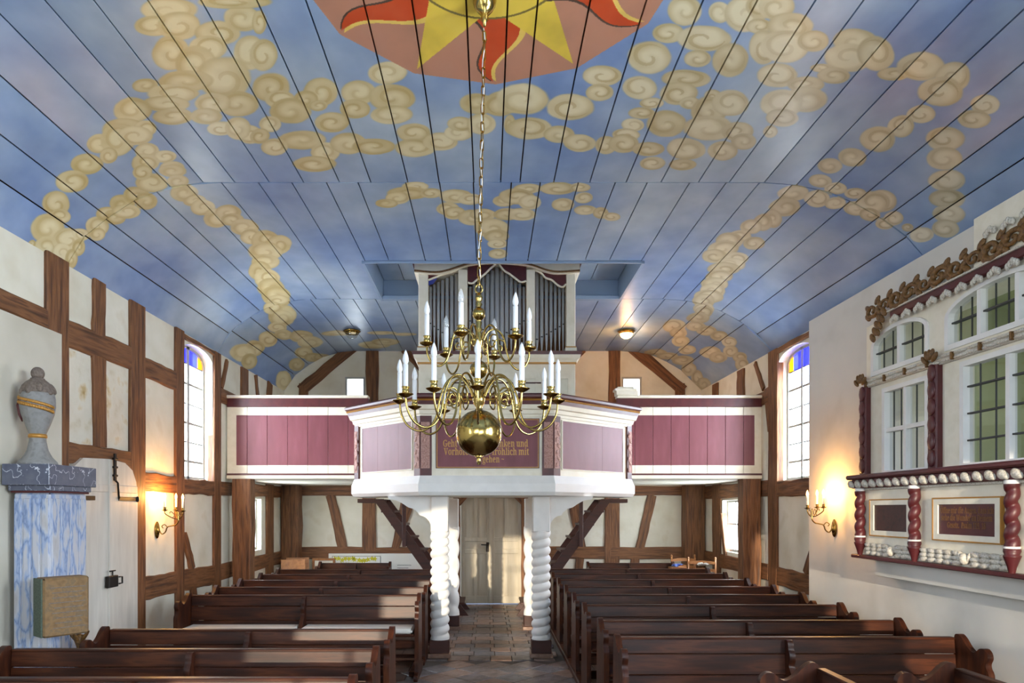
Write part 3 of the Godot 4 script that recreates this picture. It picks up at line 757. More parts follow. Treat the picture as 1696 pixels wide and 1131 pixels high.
	bt(w, "timber_rail", -3.4, 0.915, -0.62, 0.915, 0.21)
	bt(w, "timber_rail", 0.72, 0.915, 3.55, 0.915, 0.22)
	bt(w, "timber_post", -2.125, -0.02, -2.125, 1.95, 0.24)
	bt(w, "timber_post", 2.225, -0.02, 2.225, 1.95, 0.27)
	bt(w, "timber_post", -0.56, -0.02, -0.56, 2.1, 0.12)
	bt(w, "timber_post", 0.66, -0.02, 0.66, 2.1, 0.12)
	bt(w, "timber_brace", -2.82, 1.95, -2.60, 1.0, 0.17)
	bt(w, "timber_brace", 2.94, 1.95, 2.72, 1.0, 0.16)
	bt(w, "timber_brace", -1.40, 1.95, -1.66, 1.0, 0.24, null, 0.13)
	bt(w, "timber_brace", 1.52, 1.95, 1.68, 1.0, 0.20, null, 0.16)
	bt(w, "timber_brace", -0.62, 1.72, -0.30, 2.02, 0.10)
	bt(w, "timber_brace", 0.72, 1.72, 0.42, 2.02, 0.10)
	bt(w, "timber_brace", 1.65, 0.82, 1.60, 0.0, 0.15)
	bt(w, "timber_brace", 2.64, 0.82, 2.58, 0.0, 0.15)
	bt(w, "timber_post", -2.07, 2.2, -2.07, 4.56, 0.22)
	bt(w, "timber_post", 2.265, 2.2, 2.265, 4.56, 0.21)
	bt(w, "rafter", -3.35, 3.82, -2.40, 4.62, 0.20)
	bt(w, "rafter", 3.50, 3.82, 2.55, 4.62, 0.20)
	bt(w, "timber_post", -3.3, 2.2, -3.3, 3.95, 0.16)
	bt(w, "timber_post", 3.44, 2.2, 3.44, 3.95, 0.17)
	bt(w, "rafter", -1.5, 4.56, -0.9, 3.9, 0.14)
	bt(w, "rafter", 1.7, 4.56, 1.1, 3.9, 0.14)
	timber(w, "corner_post", Vector3(-3.47, -0.02, -12.1), Vector3(-3.47, 2.12, -12.1), 0.30, 0.26, Vector3.BACK)
	timber(w, "corner_post", Vector3(3.64, -0.02, -12.1), Vector3(3.64, 2.12, -12.1), 0.34, 0.26, Vector3.BACK)

	# the wall behind the camera, with the two altar windows that light the nave
	w = structure("wall_front")
	put(w, "plaster", slab(Transform3D(Basis(Vector3.RIGHT, Vector3.UP, Vector3.BACK), Vector3(0, 0, 3.5)), -4.0, 4.2, -0.2, 4.9, 0.3, [[-2.9, -1.5, 1.3, 3.1, 2.8], [1.5, 2.9, 1.3, 3.1, 2.8]]), M.plaster)

	# windows
	leaded_window("window_1", left_T(XL - 0.13), [8.158, 9.05, 2.07, 3.74, 3.60], [8.54, 8.60], [2.30, 2.54, 2.78, 3.02, 3.27, 3.52], true)
	leaded_window("window_2", right_T(XR + 0.13), [8.08, 8.99, 2.07, 3.74, 3.62], [8.55, 8.59], [2.31, 2.54, 2.77, 3.0, 3.24, 3.48], true)
	leaded_window("window_3", left_T(XL - 0.10), [10.42, 11.0, 1.05, 1.86], [10.70, 10.72], [1.5], false)
	leaded_window("window_4", right_T(XR + 0.10), [10.4, 11.14, 1.02, 1.84], [10.76, 10.79], [1.46], false)
	var bT := back_T()
	leaded_window("window_5", bT.translated(Vector3(0, 0, -0.03)), [-2.56, -2.20, 3.62, 4.07], [], [], false)
	leaded_window("window_6", bT.translated(Vector3(0, 0, -0.03)), [2.40, 2.76, 3.62, 4.07], [], [], false)
	var fT := Transform3D(Basis(Vector3.RIGHT, Vector3.UP, Vector3.BACK), Vector3(0, 0, 3.65))
	leaded_window("window_7", fT, [-2.9, -1.5, 1.3, 3.1, 2.8], [-2.22, -2.18], [1.7, 2.1, 2.5, 2.8], false)
	leaded_window("window_8", fT, [1.5, 2.9, 1.3, 3.1, 2.8], [2.18, 2.22], [1.7, 2.1, 2.5, 2.8], false)
	leaded_window("window_9", right_T(XR + 0.13), [-1.2, 0.2, 1.5, 3.5, 3.2], [-0.52, -0.48], [2.0, 2.5, 3.0], false)
	leaded_window("window_10", right_T(XR + 0.13), [0.8, 2.2, 1.5, 3.5, 3.2], [1.48, 1.52], [2.0, 2.5, 3.0], false)

	leaded_window("window_11", left_T(XL - 0.13), [-1.2, 0.2, 1.5, 3.5, 3.2], [-0.52, -0.48], [2.0, 2.5, 3.0], false)
	# doors
	var dr := structure("door_1")            # white side door in the left wall
	var T := Transform3D(Basis(Vector3(0, 0, -1), Vector3.UP, Vector3(1, 0, 0)), Vector3(XL, 0, 0))
	for half in [[5.86, 6.475, 1], [6.485, 7.0, -1]]:
		var poly := PackedVector2Array()
		if half[2] == 1: poly.append_array(PackedVector2Array([Vector2(half[0], 0.01), Vector2(half[0], 1.92), Vector2(half[0] + 0.05, 2.06), Vector2(half[0] + 0.2, 2.155), Vector2(half[1], 2.175), Vector2(half[1], 0.01)]))
		else: poly.append_array(PackedVector2Array([Vector2(half[0], 0.01), Vector2(half[0], 2.175), Vector2(half[1] - 0.24, 2.155), Vector2(half[1] - 0.1, 2.09), Vector2(half[1] - 0.03, 1.98), Vector2(half[1], 1.85), Vector2(half[1], 0.01)]))
		var st := begin(); prism(st, poly, T, 0.06)
		var leaf := put(dr, "door_leaf", st, M.door_white)
		var hinge := begin()
		var hd: float = half[0] + 0.02 if half[2] == 1 else half[1] - 0.02
		bbox(hinge, Vector3(XL + 0.065, 1.80, -(hd + 0.17 * half[2])), Vector3(0.012, 0.04, 0.36), 0.004)
		ball(hinge, Vector3(XL + 0.068, 1.80, -hd), Vector3(0.02, 0.03, 0.02), 8, 5)
		put(leaf, "strap_hinge", hinge, M.iron)
		var bat := begin(); box2(bat, Vector3(XL + 0.058, 1.86, -half[0] - 0.02), Vector3(XL + 0.07, 1.93, -half[1] + 0.02)); put(leaf, "batten", bat, M.door_white)
	one_box(dr, "cover_strip", Vector3(XL + 0.055, 0.02, -6.455), Vector3(XL + 0.075, 2.17, -6.505), M.door_white)
	var bolt := begin()
	bbox(bolt, Vector3(XL + 0.085, 2.10, -6.53), Vector3(0.02, 0.26, 0.035), 0.005)
	tube(bolt, [Vector3(XL + 0.085, 1.98, -6.53), Vector3(XL + 0.085, 1.95, -6.58), Vector3(XL + 0.085, 1.80, -6.60)], 0.010, 6)
	for k in 3: bbox(bolt, Vector3(XL + 0.085, 2.02 + 0.08 * k, -6.53), Vector3(0.03, 0.02, 0.06), 0.004)
	put(dr, "bolt", bolt, M.iron)
	var lock := begin()
	bbox(lock, Vector3(XL + 0.095, 1.015, -6.46), Vector3(0.04, 0.11, 0.16), 0.006)
	tube(lock, [Vector3(XL + 0.11, 1.05, -6.55), Vector3(XL + 0.13, 1.05, -6.575), Vector3(XL + 0.13, 0.99, -6.575), Vector3(XL + 0.11, 0.985, -6.55)], 0.008, 6)
	bbox(lock, Vector3(XL + 0.10, 1.09, -6.46), Vector3(0.012, 0.05, 0.012), 0.003)
	bbox(lock, Vector3(XL + 0.10, 1.115, -6.46), Vector3(0.012, 0.012, 0.10), 0.003)
	put(dr, "lock_box", lock, M.iron)

	dr = structure("door_2")                 # panelled double door in the back wall
	for half in [[-0.485, 0.045], [0.055, 0.605]]:
		var leaf := one_box(dr, "door_leaf", Vector3(half[0], 0.01, -DB - 0.03), Vector3(half[1], 1.995, -DB - 0.07), M.door_beige)
		var a: float = half[0]; var b: float = half[1]
		var fr := begin()
		for q in [[a, a + 0.06, 0.01, 1.995], [b - 0.06, b, 0.01, 1.995], [a + 0.06, b - 0.06, 0.01, 0.14], [a + 0.06, b - 0.06, 0.90, 0.98], [a + 0.06, b - 0.06, 1.12, 1.19], [a + 0.06, b - 0.06, 1.90, 1.995], [(a + b) / 2 - 0.03, (a + b) / 2 + 0.03, 0.14, 0.90], [(a + b) / 2 - 0.03, (a + b) / 2 + 0.03, 1.19, 1.90]]:
			box2(fr, Vector3(q[0], q[2], -DB - 0.012), Vector3(q[1], q[3], -DB - 0.035), 0.004)
		var fo := put(leaf, "frame", fr, M.door_beige)
		fo.position = -leaf.position
	one_box(dr, "cover_strip", Vector3(0.025, 0.01, -DB), Vector3(0.075, 1.995, -DB - 0.02), M.door_beige)
	var hd := begin()
	bbox(hd, Vector3(-0.005, 1.02, -DB + 0.005), Vector3(0.05, 0.17, 0.02), 0.004)
	tube(hd, [Vector3(-0.005, 1.06, -DB + 0.01), Vector3(-0.005, 1.06, -DB + 0.06), Vector3(-0.12, 1.065, -DB + 0.06)], 0.011, 6)
	put(dr, "door_handle", hd, M.iron)

func leaded_window(called: String, T: Transform3D, h: Array, mull: Array, bars: Array, stained: bool) -> void:
	var w := structure(called)
	var u0: float = h[0]; var u1: float = h[1]; var v0: float = h[2]; var v1: float = h[3]
	var spring: float = h[4] if h.size() > 4 else v1
	var top := func(u: float) -> float:
		if h.size() < 5: return v1
		var c := (u0 + u1) / 2; var hw := (u1 - u0) / 2
		return spring + (v1 - spring) * sqrt(maxf(0.0, 1.0 - pow((u - c) / hw, 2.0)))
	var fr := begin()
	for q in [[u0, u0 + 0.035, v0 + 0.04, top.call(u0 + 0.001) - 0.036], [u1 - 0.035, u1, v0 + 0.04, top.call(u1 - 0.001) - 0.036], [u0, u1, v0, v0 + 0.04]]:
		prism(fr, PackedVector2Array([Vector2(q[0], q[2]), Vector2(q[1], q[2]), Vector2(q[1], q[3]), Vector2(q[0], q[3])]), T.translated_local(Vector3(0, 0, -0.02)), 0.05)
	for k in 12:
		var a := lerpf(u0, u1, k / 12.0); var b := lerpf(u0, u1, (k + 1) / 12.0)
		prism(fr, PackedVector2Array([Vector2(a, top.call(a) - 0.035), Vector2(b, top.call(b) - 0.035), Vector2(b, top.call(b)), Vector2(a, top.call(a))]), T.translated_local(Vector3(0, 0, -0.02)), 0.05)
	put(w, "window_frame", fr, M.bar)
	if mull.size():
		var st := begin()
		prism(st, PackedVector2Array([Vector2(mull[0], v0), Vector2(mull[1], v0), Vector2(mull[1], top.call(mull[0])), Vector2(mull[0], top.call(mull[0]))]), T.translated_local(Vector3(0, 0, -0.02)), 0.04)
		put(w, "mullion", st, M.bar)
	for i in bars.size():
		var st := begin()
		var t := 0.014 if i % 2 == 0 else 0.006
		prism(st, PackedVector2Array([Vector2(u0, bars[i] - t), Vector2(u1, bars[i] - t), Vector2(u1, bars[i] + t), Vector2(u0, bars[i] + t)]), T.translated_local(Vector3(0, 0, -0.012)), 0.026)
		put(w, "glazing_bar", st, M.lead if t < 0.01 else M.bar)
	var cols := [[u0 + 0.02, u1 - 0.02]] if mull.is_empty() else [[u0 + 0.02, mull[0]], [mull[1], u1 - 0.02]]
	var rows := [v0 + 0.02]
	for b in bars: rows.append(b)
	for c in cols:
		for i in rows.size():
			var y0: float = rows[i]; var lastrow: bool = i == rows.size() - 1
			var pts := PackedVector2Array([Vector2(c[1], y0), Vector2(c[0], y0)])
			if lastrow:
				for k in 7:
					var u: float = lerpf(c[0], c[1], k / 6.0)
					pts.append(Vector2(u, maxf(top.call(u) - 0.02, y0 + 0.002 * (k + 1))))
			else: pts.append_array(PackedVector2Array([Vector2(c[0], rows[i + 1]), Vector2(c[1], rows[i + 1])]))
			if lastrow and stained:
				var mid: float = (c[0] + c[1]) / 2
				for part in 3:
					var a: float = lerpf(c[0], c[1], part / 3.0); var b: float = lerpf(c[0], c[1], (part + 1) / 3.0)
					var q := PackedVector2Array([Vector2(a, y0), Vector2(b, y0), Vector2(b, maxf(top.call(b) - 0.02, y0 + 0.01)), Vector2(a, maxf(top.call(a) - 0.02, y0 + 0.01))])
					var sp := begin(); prism(sp, q, T, 0.004)
					put(w, "stained_pane", sp, M.stained[2 if (b > u1 - 0.1) else part % 2])
			else:
				var st := begin()
				# a pane is a single sheet of glass
				var idx := Geometry2D.triangulate_polygon(pts)
				for k in range(0, idx.size(), 3): tri(st, T * Vector3(pts[idx[k]].x, pts[idx[k]].y, 0), T * Vector3(pts[idx[k + 1]].x, pts[idx[k + 1]].y, 0), T * Vector3(pts[idx[k + 2]].x, pts[idx[k + 2]].y, 0))
				put(w, "pane", st, M.glass)

# ------------------------------------------------------------------ gallery
func gallery_wing(x0: float, x1: float, frame_left: bool, label: String) -> Node3D:
	var g := thing("gallery_wing", label, "gallery", Vector3(0, 2.12, -9.5), 0.0, "gallery wings beside the projecting bay")
	var n := int(round((x1 - x0) / 0.265))
	for k in n:
		var a := lerpf(x0, x1, float(k) / n) + 0.0015; var b := lerpf(x0, x1, float(k + 1) / n) - 0.0015
		var edge := (k == 0 and frame_left) or (k == n - 1 and not frame_left)
		var pl := one_box(g, "plank", Vector3(a, 0.07, 0), Vector3(b, 1.0, -0.03), M.cream, 0.004)
		var fa := a; var fb := b
		if edge and frame_left: fa = a + 0.13
		if edge and not frame_left: fb = b - 0.10
		var fl := one_box(pl, "painted_field", Vector3(fa, 0.19, 0.004), Vector3(fb, 0.885, -0.01), M.wine, 0.003)
		fl.position -= pl.position
	one_box(g, "top_rail", Vector3(x0, 1.0, 0.015), Vector3(x1, 1.12, -0.05), M.dark_red, 0.004)
	one_box(g, "cap", Vector3(x0, 1.12, 0.04), Vector3(x1, 1.16, -0.10), M.cream, 0.008)
	one_box(g, "bottom_rail", Vector3(x0, 0.015, 0.015), Vector3(x1, 0.075, -0.05), M.dark_red, 0.004)
	one_box(g, "soffit", Vector3(x0, 0.0, 0.02), Vector3(x1, 0.05, -2.6), M.cream, 0.004)
	return g

func facet(p: Vector2, q: Vector2) -> Transform3D:
	var d := (q - p).normalized()
	return Transform3D(Basis(Vector3(d.x, 0, d.y), Vector3.UP, Vector3(-d.y, 0, d.x)), Vector3(p.x, 0, p.y))

func rect(a: float, b: float, c: float, d: float) -> PackedVector2Array:
	return PackedVector2Array([Vector2(a, c), Vector2(b, c), Vector2(b, d), Vector2(a, d)])

func build_gallery() -> void:
	gallery_wing(-3.63, -1.66, true, "wine-red and cream gallery parapet between the projecting bay and the left window")
	gallery_wing(1.79, 3.81, false, "wine-red and cream gallery parapet between the projecting bay and the right window")
	var nc := thing("newel_cap", "small stepped pale block on the right gallery parapet beside the bay", "block", Vector3(1.93, 3.28, -9.53))
	one_box(nc, "block", Vector3(-0.15, 0, -0.08), Vector3(0.15, 0.06, 0.08), M.cream)
	one_box(nc, "cap", Vector3(-0.17, 0.06, -0.09), Vector3(0.13, 0.09, 0.09), M.cream)
	one_box(nc, "cap", Vector3(-0.13, 0.09, -0.07), Vector3(0.09, 0.115, 0.07), M.cream)

	var B := thing("gallery_bay", "projecting three-sided gallery bay with gold inscription and red cornice under the organ", "gallery", Vector3(0, 0, 0))
	var path := [Vector2(-1.64, -9.48), Vector2(-1.64, -8.5), Vector2(-0.74, -7.55), Vector2(0.72, -7.55), Vector2(1.77, -8.5), Vector2(1.77, -9.48)]
	var sweep := func(called: String, prof: Array, m: Material) -> void:
		var st := begin(); moulding(st, path, prof); put(B, called, st, m)
	sweep.call("base_moulding", [Vector2(-0.1, 1.85), Vector2(0.03, 1.85), Vector2(0.055, 1.89), Vector2(0.055, 1.98), Vector2(0.02, 2.07), Vector2(-0.1, 2.07)], M.white)
	sweep.call("parapet_frame", [Vector2(-0.05, 2.07), Vector2(0, 2.07), Vector2(0, 2.75), Vector2(-0.05, 2.75)], M.cream)
	sweep.call("cornice", [Vector2(-0.05, 2.715), Vector2(0.015, 2.715), Vector2(0.02, 2.745), Vector2(0.035, 2.75), Vector2(0.045, 2.79), Vector2(0.07, 2.80), Vector2(0.085, 2.845), Vector2(-0.05, 2.845)], M.cream)
	sweep.call("fascia", [Vector2(-0.05, 2.845), Vector2(0.09, 2.845), Vector2(0.10, 2.885), Vector2(-0.05, 2.885)], M.dark_red)
	sweep.call("gilt_line", [Vector2(-0.05, 2.885), Vector2(0.108, 2.885), Vector2(0.116, 2.895), Vector2(0.108, 2.905), Vector2(-0.05, 2.905)], M.gold)
	sweep.call("handrail", [Vector2(-0.12, 2.905), Vector2(0.105, 2.905), Vector2(0.132, 2.92), Vector2(0.135, 2.945), Vector2(0.11, 2.965), Vector2(0.06, 2.972), Vector2(-0.12, 2.972)], M.dark_red)
	var fl := begin()
	prism(fl, PackedVector2Array([Vector2(-1.62, -9.6), Vector2(-1.62, -8.5), Vector2(-0.73, -7.57), Vector2(0.71, -7.57), Vector2(1.75, -8.5), Vector2(1.75, -9.6)]), Transform3D(Basis(Vector3.RIGHT, Vector3.BACK, Vector3.UP), Vector3(0, 1.86, 0)), 0.09)
	put(B, "bay_floor", fl, M.cream)
	# painted fields: two boards on each slanting side, the inscription in front
	for s in [[1, 3], [3, 2]]:
		var T := facet(path[s[0]], path[s[0] + 1])
		var L: float = path[s[0]].distance_to(path[s[0] + 1])
		var a := 0.15; var b := L - 0.16
		var cuts := [0.0, 0.33, 0.75, 1.0] if s[0] == 1 else [0.0, 0.64, 1.0]
		for k in cuts.size() - 1:
			var st := begin()
			prism(st, rect(lerpf(a, b, cuts[k]) + 0.001, lerpf(a, b, cuts[k + 1]) - 0.001, 2.15, 2.685), T.translated_local(Vector3(0, 0, -0.005)), 0.012)
			put(B, "panel_board", st, M.wine)
		var rim := begin()
		for q in [rect(a - 0.012, b + 0.012, 2.685, 2.695), rect(a - 0.012, b + 0.012, 2.14, 2.15), rect(a - 0.012, a, 2.15, 2.685), rect(b, b + 0.012, 2.15, 2.685)]: prism(rim, q, T, 0.012)
		put(B, "panel_rim", rim, M.cream)
	var F := facet(path[2], path[3])
	var st0 := begin(); prism(st0, rect(0.165, 1.31, 2.15, 2.70), F.translated_local(Vector3(0, 0, -0.005)), 0.012)
	var panel := put(B, "inscription_panel", st0, M.wine)
	var rims := begin()
	for q in [rect(0.175, 1.30, 2.685, 2.692), rect(0.175, 1.30, 2.158, 2.165), rect(0.175, 0.182, 2.165, 2.685), rect(1.293, 1.30, 2.165, 2.685)]: prism(rims, q, F.translated_local(Vector3(0, 0, 0.004)), 0.006)
	put(panel, "gilt_line", rims, M.gold)
	var dk := begin()
	for q in [rect(0.165, 1.31, 2.692, 2.70), rect(0.165, 1.31, 2.15, 2.158), rect(0.165, 0.175, 2.158, 2.692), rect(1.30, 1.31, 2.158, 2.692)]: prism(dk, q, F.translated_local(Vector3(0, 0, 0.004)), 0.010)
	put(panel, "panel_rim", dk, M.dark_red)
	for t in [["Geht ein", 0.385, 2.425, 0.108], ["danken und", 0.985, 2.425, 0.108], ["Vorhöfe", 0.39, 2.335, 0.108], ["fröhlich mit", 0.99, 2.335, 0.108], ["gehen ~", 0.80, 2.25, 0.102]]:
		lettering(panel, t[0], t[3], M.gold_text, F * Transform3D(Basis.IDENTITY, Vector3(t[1], t[2], 0.008)), 0.62)
	# corner pilasters that fold round the corners, with carved plates
	for c in [[1, 0.10, 0.08], [2, 0.10, 0.12], [3, 0.12, 0.10], [4, 0.08, 0.10]]:
		var i: int = c[0]
		var Ta := facet(path[i - 1], path[i]); var La: float = path[i - 1].distance_to(path[i])
		var Tb := facet(path[i], path[i + 1])
		var st := begin()
		prism(st, rect(La - c[1], La + 0.008, 2.07, 2.73), Ta, 0.02)
		prism(st, rect(-0.008, c[2], 2.07, 2.73), Tb, 0.02)
		var pil := put(B, "pilaster", st, M.dark_red)
		var pc := begin()
		prism(pc, rect(La - c[1] + 0.02, La - 0.002, 2.15, 2.66), Ta.translated_local(Vector3(0, 0, 0.018)), 0.008)
		prism(pc, rect(0.002, c[2] - 0.02, 2.15, 2.66), Tb.translated_local(Vector3(0, 0, 0.018)), 0.008)
		for k in 7:
			for TT in [[Ta, La - c[1] * 0.5], [Tb, c[2] * 0.5]]:
				var o: Vector3 = TT[0] * Vector3(TT[1] + (0.014 if k % 2 else -0.014), 2.19 + 0.07 * k, 0.028)
				ball(pc, o, Vector3(0.02, 0.032, 0.006), 8, 5, TT[0].basis * Basis(Vector3.BACK, 0.6 if k % 2 else -0.6))
		put(pil, "carved_plate", pc, M.carved_pink)

func twisted(st: SurfaceTool, R: float, amp: float, lobes: int, spacing: float, y0: float, y1: float, hand := 1.0, at := Vector3.ZERO, segs := 24, per := 10) -> void:
	st.set_smooth_group(0)
	var rows := int((y1 - y0) / spacing * per)
	var P := []
	for i in rows + 1:
		var y := lerpf(y0, y1, float(i) / rows)
		var row := PackedVector3Array()
		var fade := clampf(minf(y - y0, y1 - y) / (spacing * 0.5), 0.25, 1.0)
		for k in segs:
			var t := TAU * k / segs
			var c := absf(cos(hand * lobes * t * 0.5 - PI * y / spacing))
			var r := R * (1.0 - amp * fade * (1.0 - pow(c, 0.7)))
			row.append(at + Vector3(sin(t) * r, y, cos(t) * r))
		P.append(row)
	for i in rows:
		for k in segs:
			var j := (k + 1) % segs
			quad(st, P[i][k], P[i + 1][k], P[i + 1][j], P[i][j])
	st.set_smooth_group(-1)

func column(label: String, at: Vector3, spacing: float, hand: float, outward: float, bracket: bool) -> void:
	var c := thing("twisted_column", label, "column", at, 0.0, "white twisted columns under the gallery bay")
	one_box(c, "stone_plinth", Vector3(-0.13, 0.0, -0.13), Vector3(0.13, 0.05, 0.13), M.tiles[3], 0.006)
	one_box(c, "wooden_base", Vector3(-0.112, 0.05, -0.112), Vector3(0.112, 0.20, 0.112), M.step_wood, 0.006)
	var st := begin(); twisted(st, 0.112, 0.26, 1, spacing, 0.20, 1.45, hand)
	put(c, "twisted_shaft", st, M.white)
	one_box(c, "capital", Vector3(-0.098, 1.44, -0.098), Vector3(0.098, 1.85, 0.098), M.white, 0.008)
	if not bracket: return
	var prof := smooth2([Vector2(0.098, 1.50), Vector2(0.12, 1.56), Vector2(0.17, 1.61), Vector2(0.23, 1.63), Vector2(0.25, 1.66), Vector2(0.30, 1.70), Vector2(0.36, 1.72), Vector2(0.42, 1.76), Vector2(0.50, 1.80), Vector2(0.58, 1.81)], 3)
	prof.append_array(PackedVector2Array([Vector2(0.60, 1.85), Vector2(0.09, 1.85)]))
	var br := begin()
	prism(br, prof, Transform3D(Basis(Vector3(outward, 0, 0), Vector3.UP, Vector3.BACK), Vector3(0, 0, -0.05)), 0.10, true)
	put(c, "bracket", br, M.white)
	var b2 := begin()
	prism(b2, prof, Transform3D(Basis(Vector3(0, 0, -1), Vector3.UP, Vector3.RIGHT), Vector3(-0.05, 0, 0)), 0.10, true)
	put(c, "bracket", b2, M.white)

func staircase(label: String, xt: float, dir: float) -> void:
	var s := thing("staircase", label, "staircase", Vector3(xt, 0, -11.25), 0.0, "staircases up to the gallery")
	var run := 1.86 / 1.326
	for z in [0.33, -0.37]:
		var poly := PackedVector2Array([Vector2(0.0, 1.86), Vector2(dir * 0.17, 1.86), Vector2(dir * (run + 0.12), 0.0), Vector2(dir * (run - 0.08), 0.0)])
		var st := begin(); prism(st, poly, Transform3D(Basis.IDENTITY, Vector3(0, 0, z)), 0.045)
		put(s, "stringer", st, M.step_wood)
	for k in 8:
		var y := 0.21 * (k + 1)
		var x := dir * ((1.86 - y) / 1.326 + 0.10)
		one_box(s, "tread", Vector3(x - 0.11, y - 0.035, 0.36), Vector3(x + 0.11, y, -0.35), M.step_wood)
	one_box(s, "handrail_post", Vector3(dir * 0.50 - 0.03, 1.1, 0.38), Vector3(dir * 0.50 + 0.03, 1.86, 0.42), M.step_wood)
	one_box(s, "top_landing", Vector3(-dir * 0.25, 1.80, 0.36), Vector3(dir * 0.12, 1.86, -0.35), M.step_wood)

func build_organ() -> void:
	var o := thing("pipe_organ", "cream pipe organ with grey metal pipes and carved dark red veils", "organ", Vector3(0.108, 1.95, -8.4))
	one_box(o, "lower_case", Vector3(-0.962, 0, -0.04), Vector3(0.97, 1.56, -0.75), M.cream)
	one_box(o, "back_board", Vector3(-0.96, 1.68, -0.70), Vector3(0.97, 2.70, -0.75), M.oak)
	for p in [[-0.962, -0.843], [-0.472, -0.36], [0.368, 0.472], [0.858, 0.97]]:
		var pil := one_box(o, "pilaster", Vector3(p[0], 1.68, 0), Vector3(p[1], 2.70, -0.14), M.cream, 0.006)
		var base := one_box(pil, "foot", Vector3(p[0] - 0.015, 1.68, 0.015), Vector3(p[1] + 0.015, 1.735, -0.14), M.cream)
		base.position -= pil.position
		var ln := one_box(pil, "line", Vector3(p[0] - 0.01, 1.735, 0.012), Vector3(p[1] + 0.01, 1.75, -0.14), M.gold)
		ln.position -= pil.position
	one_box(o, "side_board", Vector3(-0.962, 1.68, -0.12), Vector3(-0.93, 2.70, -0.75), M.cream)
	one_box(o, "side_board", Vector3(0.94, 1.68, -0.12), Vector3(0.97, 2.70, -0.75), M.cream)
	var bc := begin()
	moulding(bc, [Vector2(-0.962, -0.7), Vector2(-0.962, 0.0), Vector2(0.97, 0.0), Vector2(0.97, -0.7)], [Vector2(-0.1, 1.555), Vector2(0.01, 1.555), Vector2(0.02, 1.58), Vector2(0.05, 1.60), Vector2(0.06, 1.64), Vector2(-0.1, 1.64)])
	put(o, "base_cornice", bc, M.cream)
	bc = begin(); moulding(bc, [Vector2(-0.962, -0.7), Vector2(-0.962, 0.0), Vector2(0.97, 0.0), Vector2(0.97, -0.7)], [Vector2(-0.1, 1.64), Vector2(0.07, 1.64), Vector2(0.075, 1.68), Vector2(-0.1, 1.68)])
	put(o, "base_fillet", bc, M.dark_red)
	bc = begin(); moulding(bc, [Vector2(-0.962, -0.7), Vector2(-0.962, 0.0), Vector2(0.97, 0.0), Vector2(0.97, -0.7)], [Vector2(-0.1, 1.54), Vector2(0.012, 1.54), Vector2(0.012, 1.555), Vector2(-0.1, 1.555)])
	put(o, "base_line", bc, M.gold)
	# lower panels
	for q in [[-0.90, -0.62], [-0.50, 0.50], [0.62, 0.90]]:
		var pr := begin()
		for e in [rect(q[0], q[1], 1.36, 1.38), rect(q[0], q[0] + 0.02, 0.6, 1.36), rect(q[1] - 0.02, q[1], 0.6, 1.36)]: prism(pr, e, Transform3D(Basis.IDENTITY, Vector3(0, 0, -0.042)), 0.018)
		put(o, "panel_moulding", pr, M.cream)
	one_box(o, "music_shelf", Vector3(-0.55, 1.30, -0.02), Vector3(0.55, 1.315, -0.05), M.step_wood)
	# crowning cornice
	var under := smooth2([Vector2(-1.01, 2.65), Vector2(-0.75, 2.63), Vector2(-0.6, 2.655), Vector2(-0.46, 2.70), Vector2(-0.3, 2.745), Vector2(0, 2.765), Vector2(0.3, 2.745), Vector2(0.46, 2.71), Vector2(0.6, 2.66), Vector2(0.75, 2.635), Vector2(1.02, 2.65)], 4)
	var body := under.duplicate(); body.append_array(PackedVector2Array([Vector2(1.02, 2.775), Vector2(-1.01, 2.775)]))
	var st := begin(); prism(st, body, Transform3D(Basis.IDENTITY, Vector3(0, 0, -0.72)), 0.75, true)
	put(o, "crown_cornice", st, M.cream)
	st = begin()
	var strip := PackedVector2Array(); var top := PackedVector2Array()
	for q in under: strip.append(q + Vector2(0, 0.012)); top.append(q + Vector2(0, 0.032))
	top.reverse(); strip.append_array(top)
	prism(st, strip, Transform3D(Basis.IDENTITY, Vector3(0, 0, 0.025)), 0.02, true)
	put(o, "crown_line", st, M.gilt_carving)
	one_box(o, "crown_fillet", Vector3(-1.04, 2.775, 0.06), Vector3(1.05, 2.80, -0.72), M.dark_red)
	# carved veils over the pipes
	var veil := func(curve: Array, lid: Array, m: Material) -> void:
		var cv := smooth2(curve, 5)
		var poly := cv.duplicate(); poly.append_array(PackedVector2Array(lid))
		var v := begin(); prism(v, poly, Transform3D(Basis.IDENTITY, Vector3(0, 0, -0.03)), 0.015)
		var vo := put(o, "veil", v, m)
		var e := begin(); var pts := []
		for q in cv: pts.append(Vector3(q.x, q.y, -0.012))
		tube(e, pts, 0.013, 7)
		put(vo, "carved_edge", e, M.cream)
	veil.call([Vector2(-0.355, 2.54), Vector2(-0.30, 2.53), Vector2(-0.24, 2.575), Vector2(-0.15, 2.64), Vector2(-0.08, 2.71), Vector2(-0.01, 2.765)], [Vector2(-0.15, 2.765), Vector2(-0.355, 2.735)], M.dark_red)
	veil.call([Vector2(0.03, 2.765), Vector2(0.09, 2.69), Vector2(0.16, 2.645), Vector2(0.24, 2.585), Vector2(0.30, 2.545), Vector2(0.365, 2.56)], [Vector2(0.365, 2.735), Vector2(0.2, 2.76)], M.dark_red)
	veil.call([Vector2(0.475, 2.69), Vector2(0.55, 2.655), Vector2(0.60, 2.60), Vector2(0.68, 2.57), Vector2(0.75, 2.51), Vector2(0.81, 2.485), Vector2(0.855, 2.52)], [Vector2(0.855, 2.645), Vector2(0.62, 2.655)], M.dark_red)
	veil.call([Vector2(-0.84, 2.57), Vector2(-0.75, 2.605), Vector2(-0.66, 2.64), Vector2(-0.56, 2.665), Vector2(-0.475, 2.70)], [Vector2(-0.6, 2.668), Vector2(-0.84, 2.645)], M.dark_red)
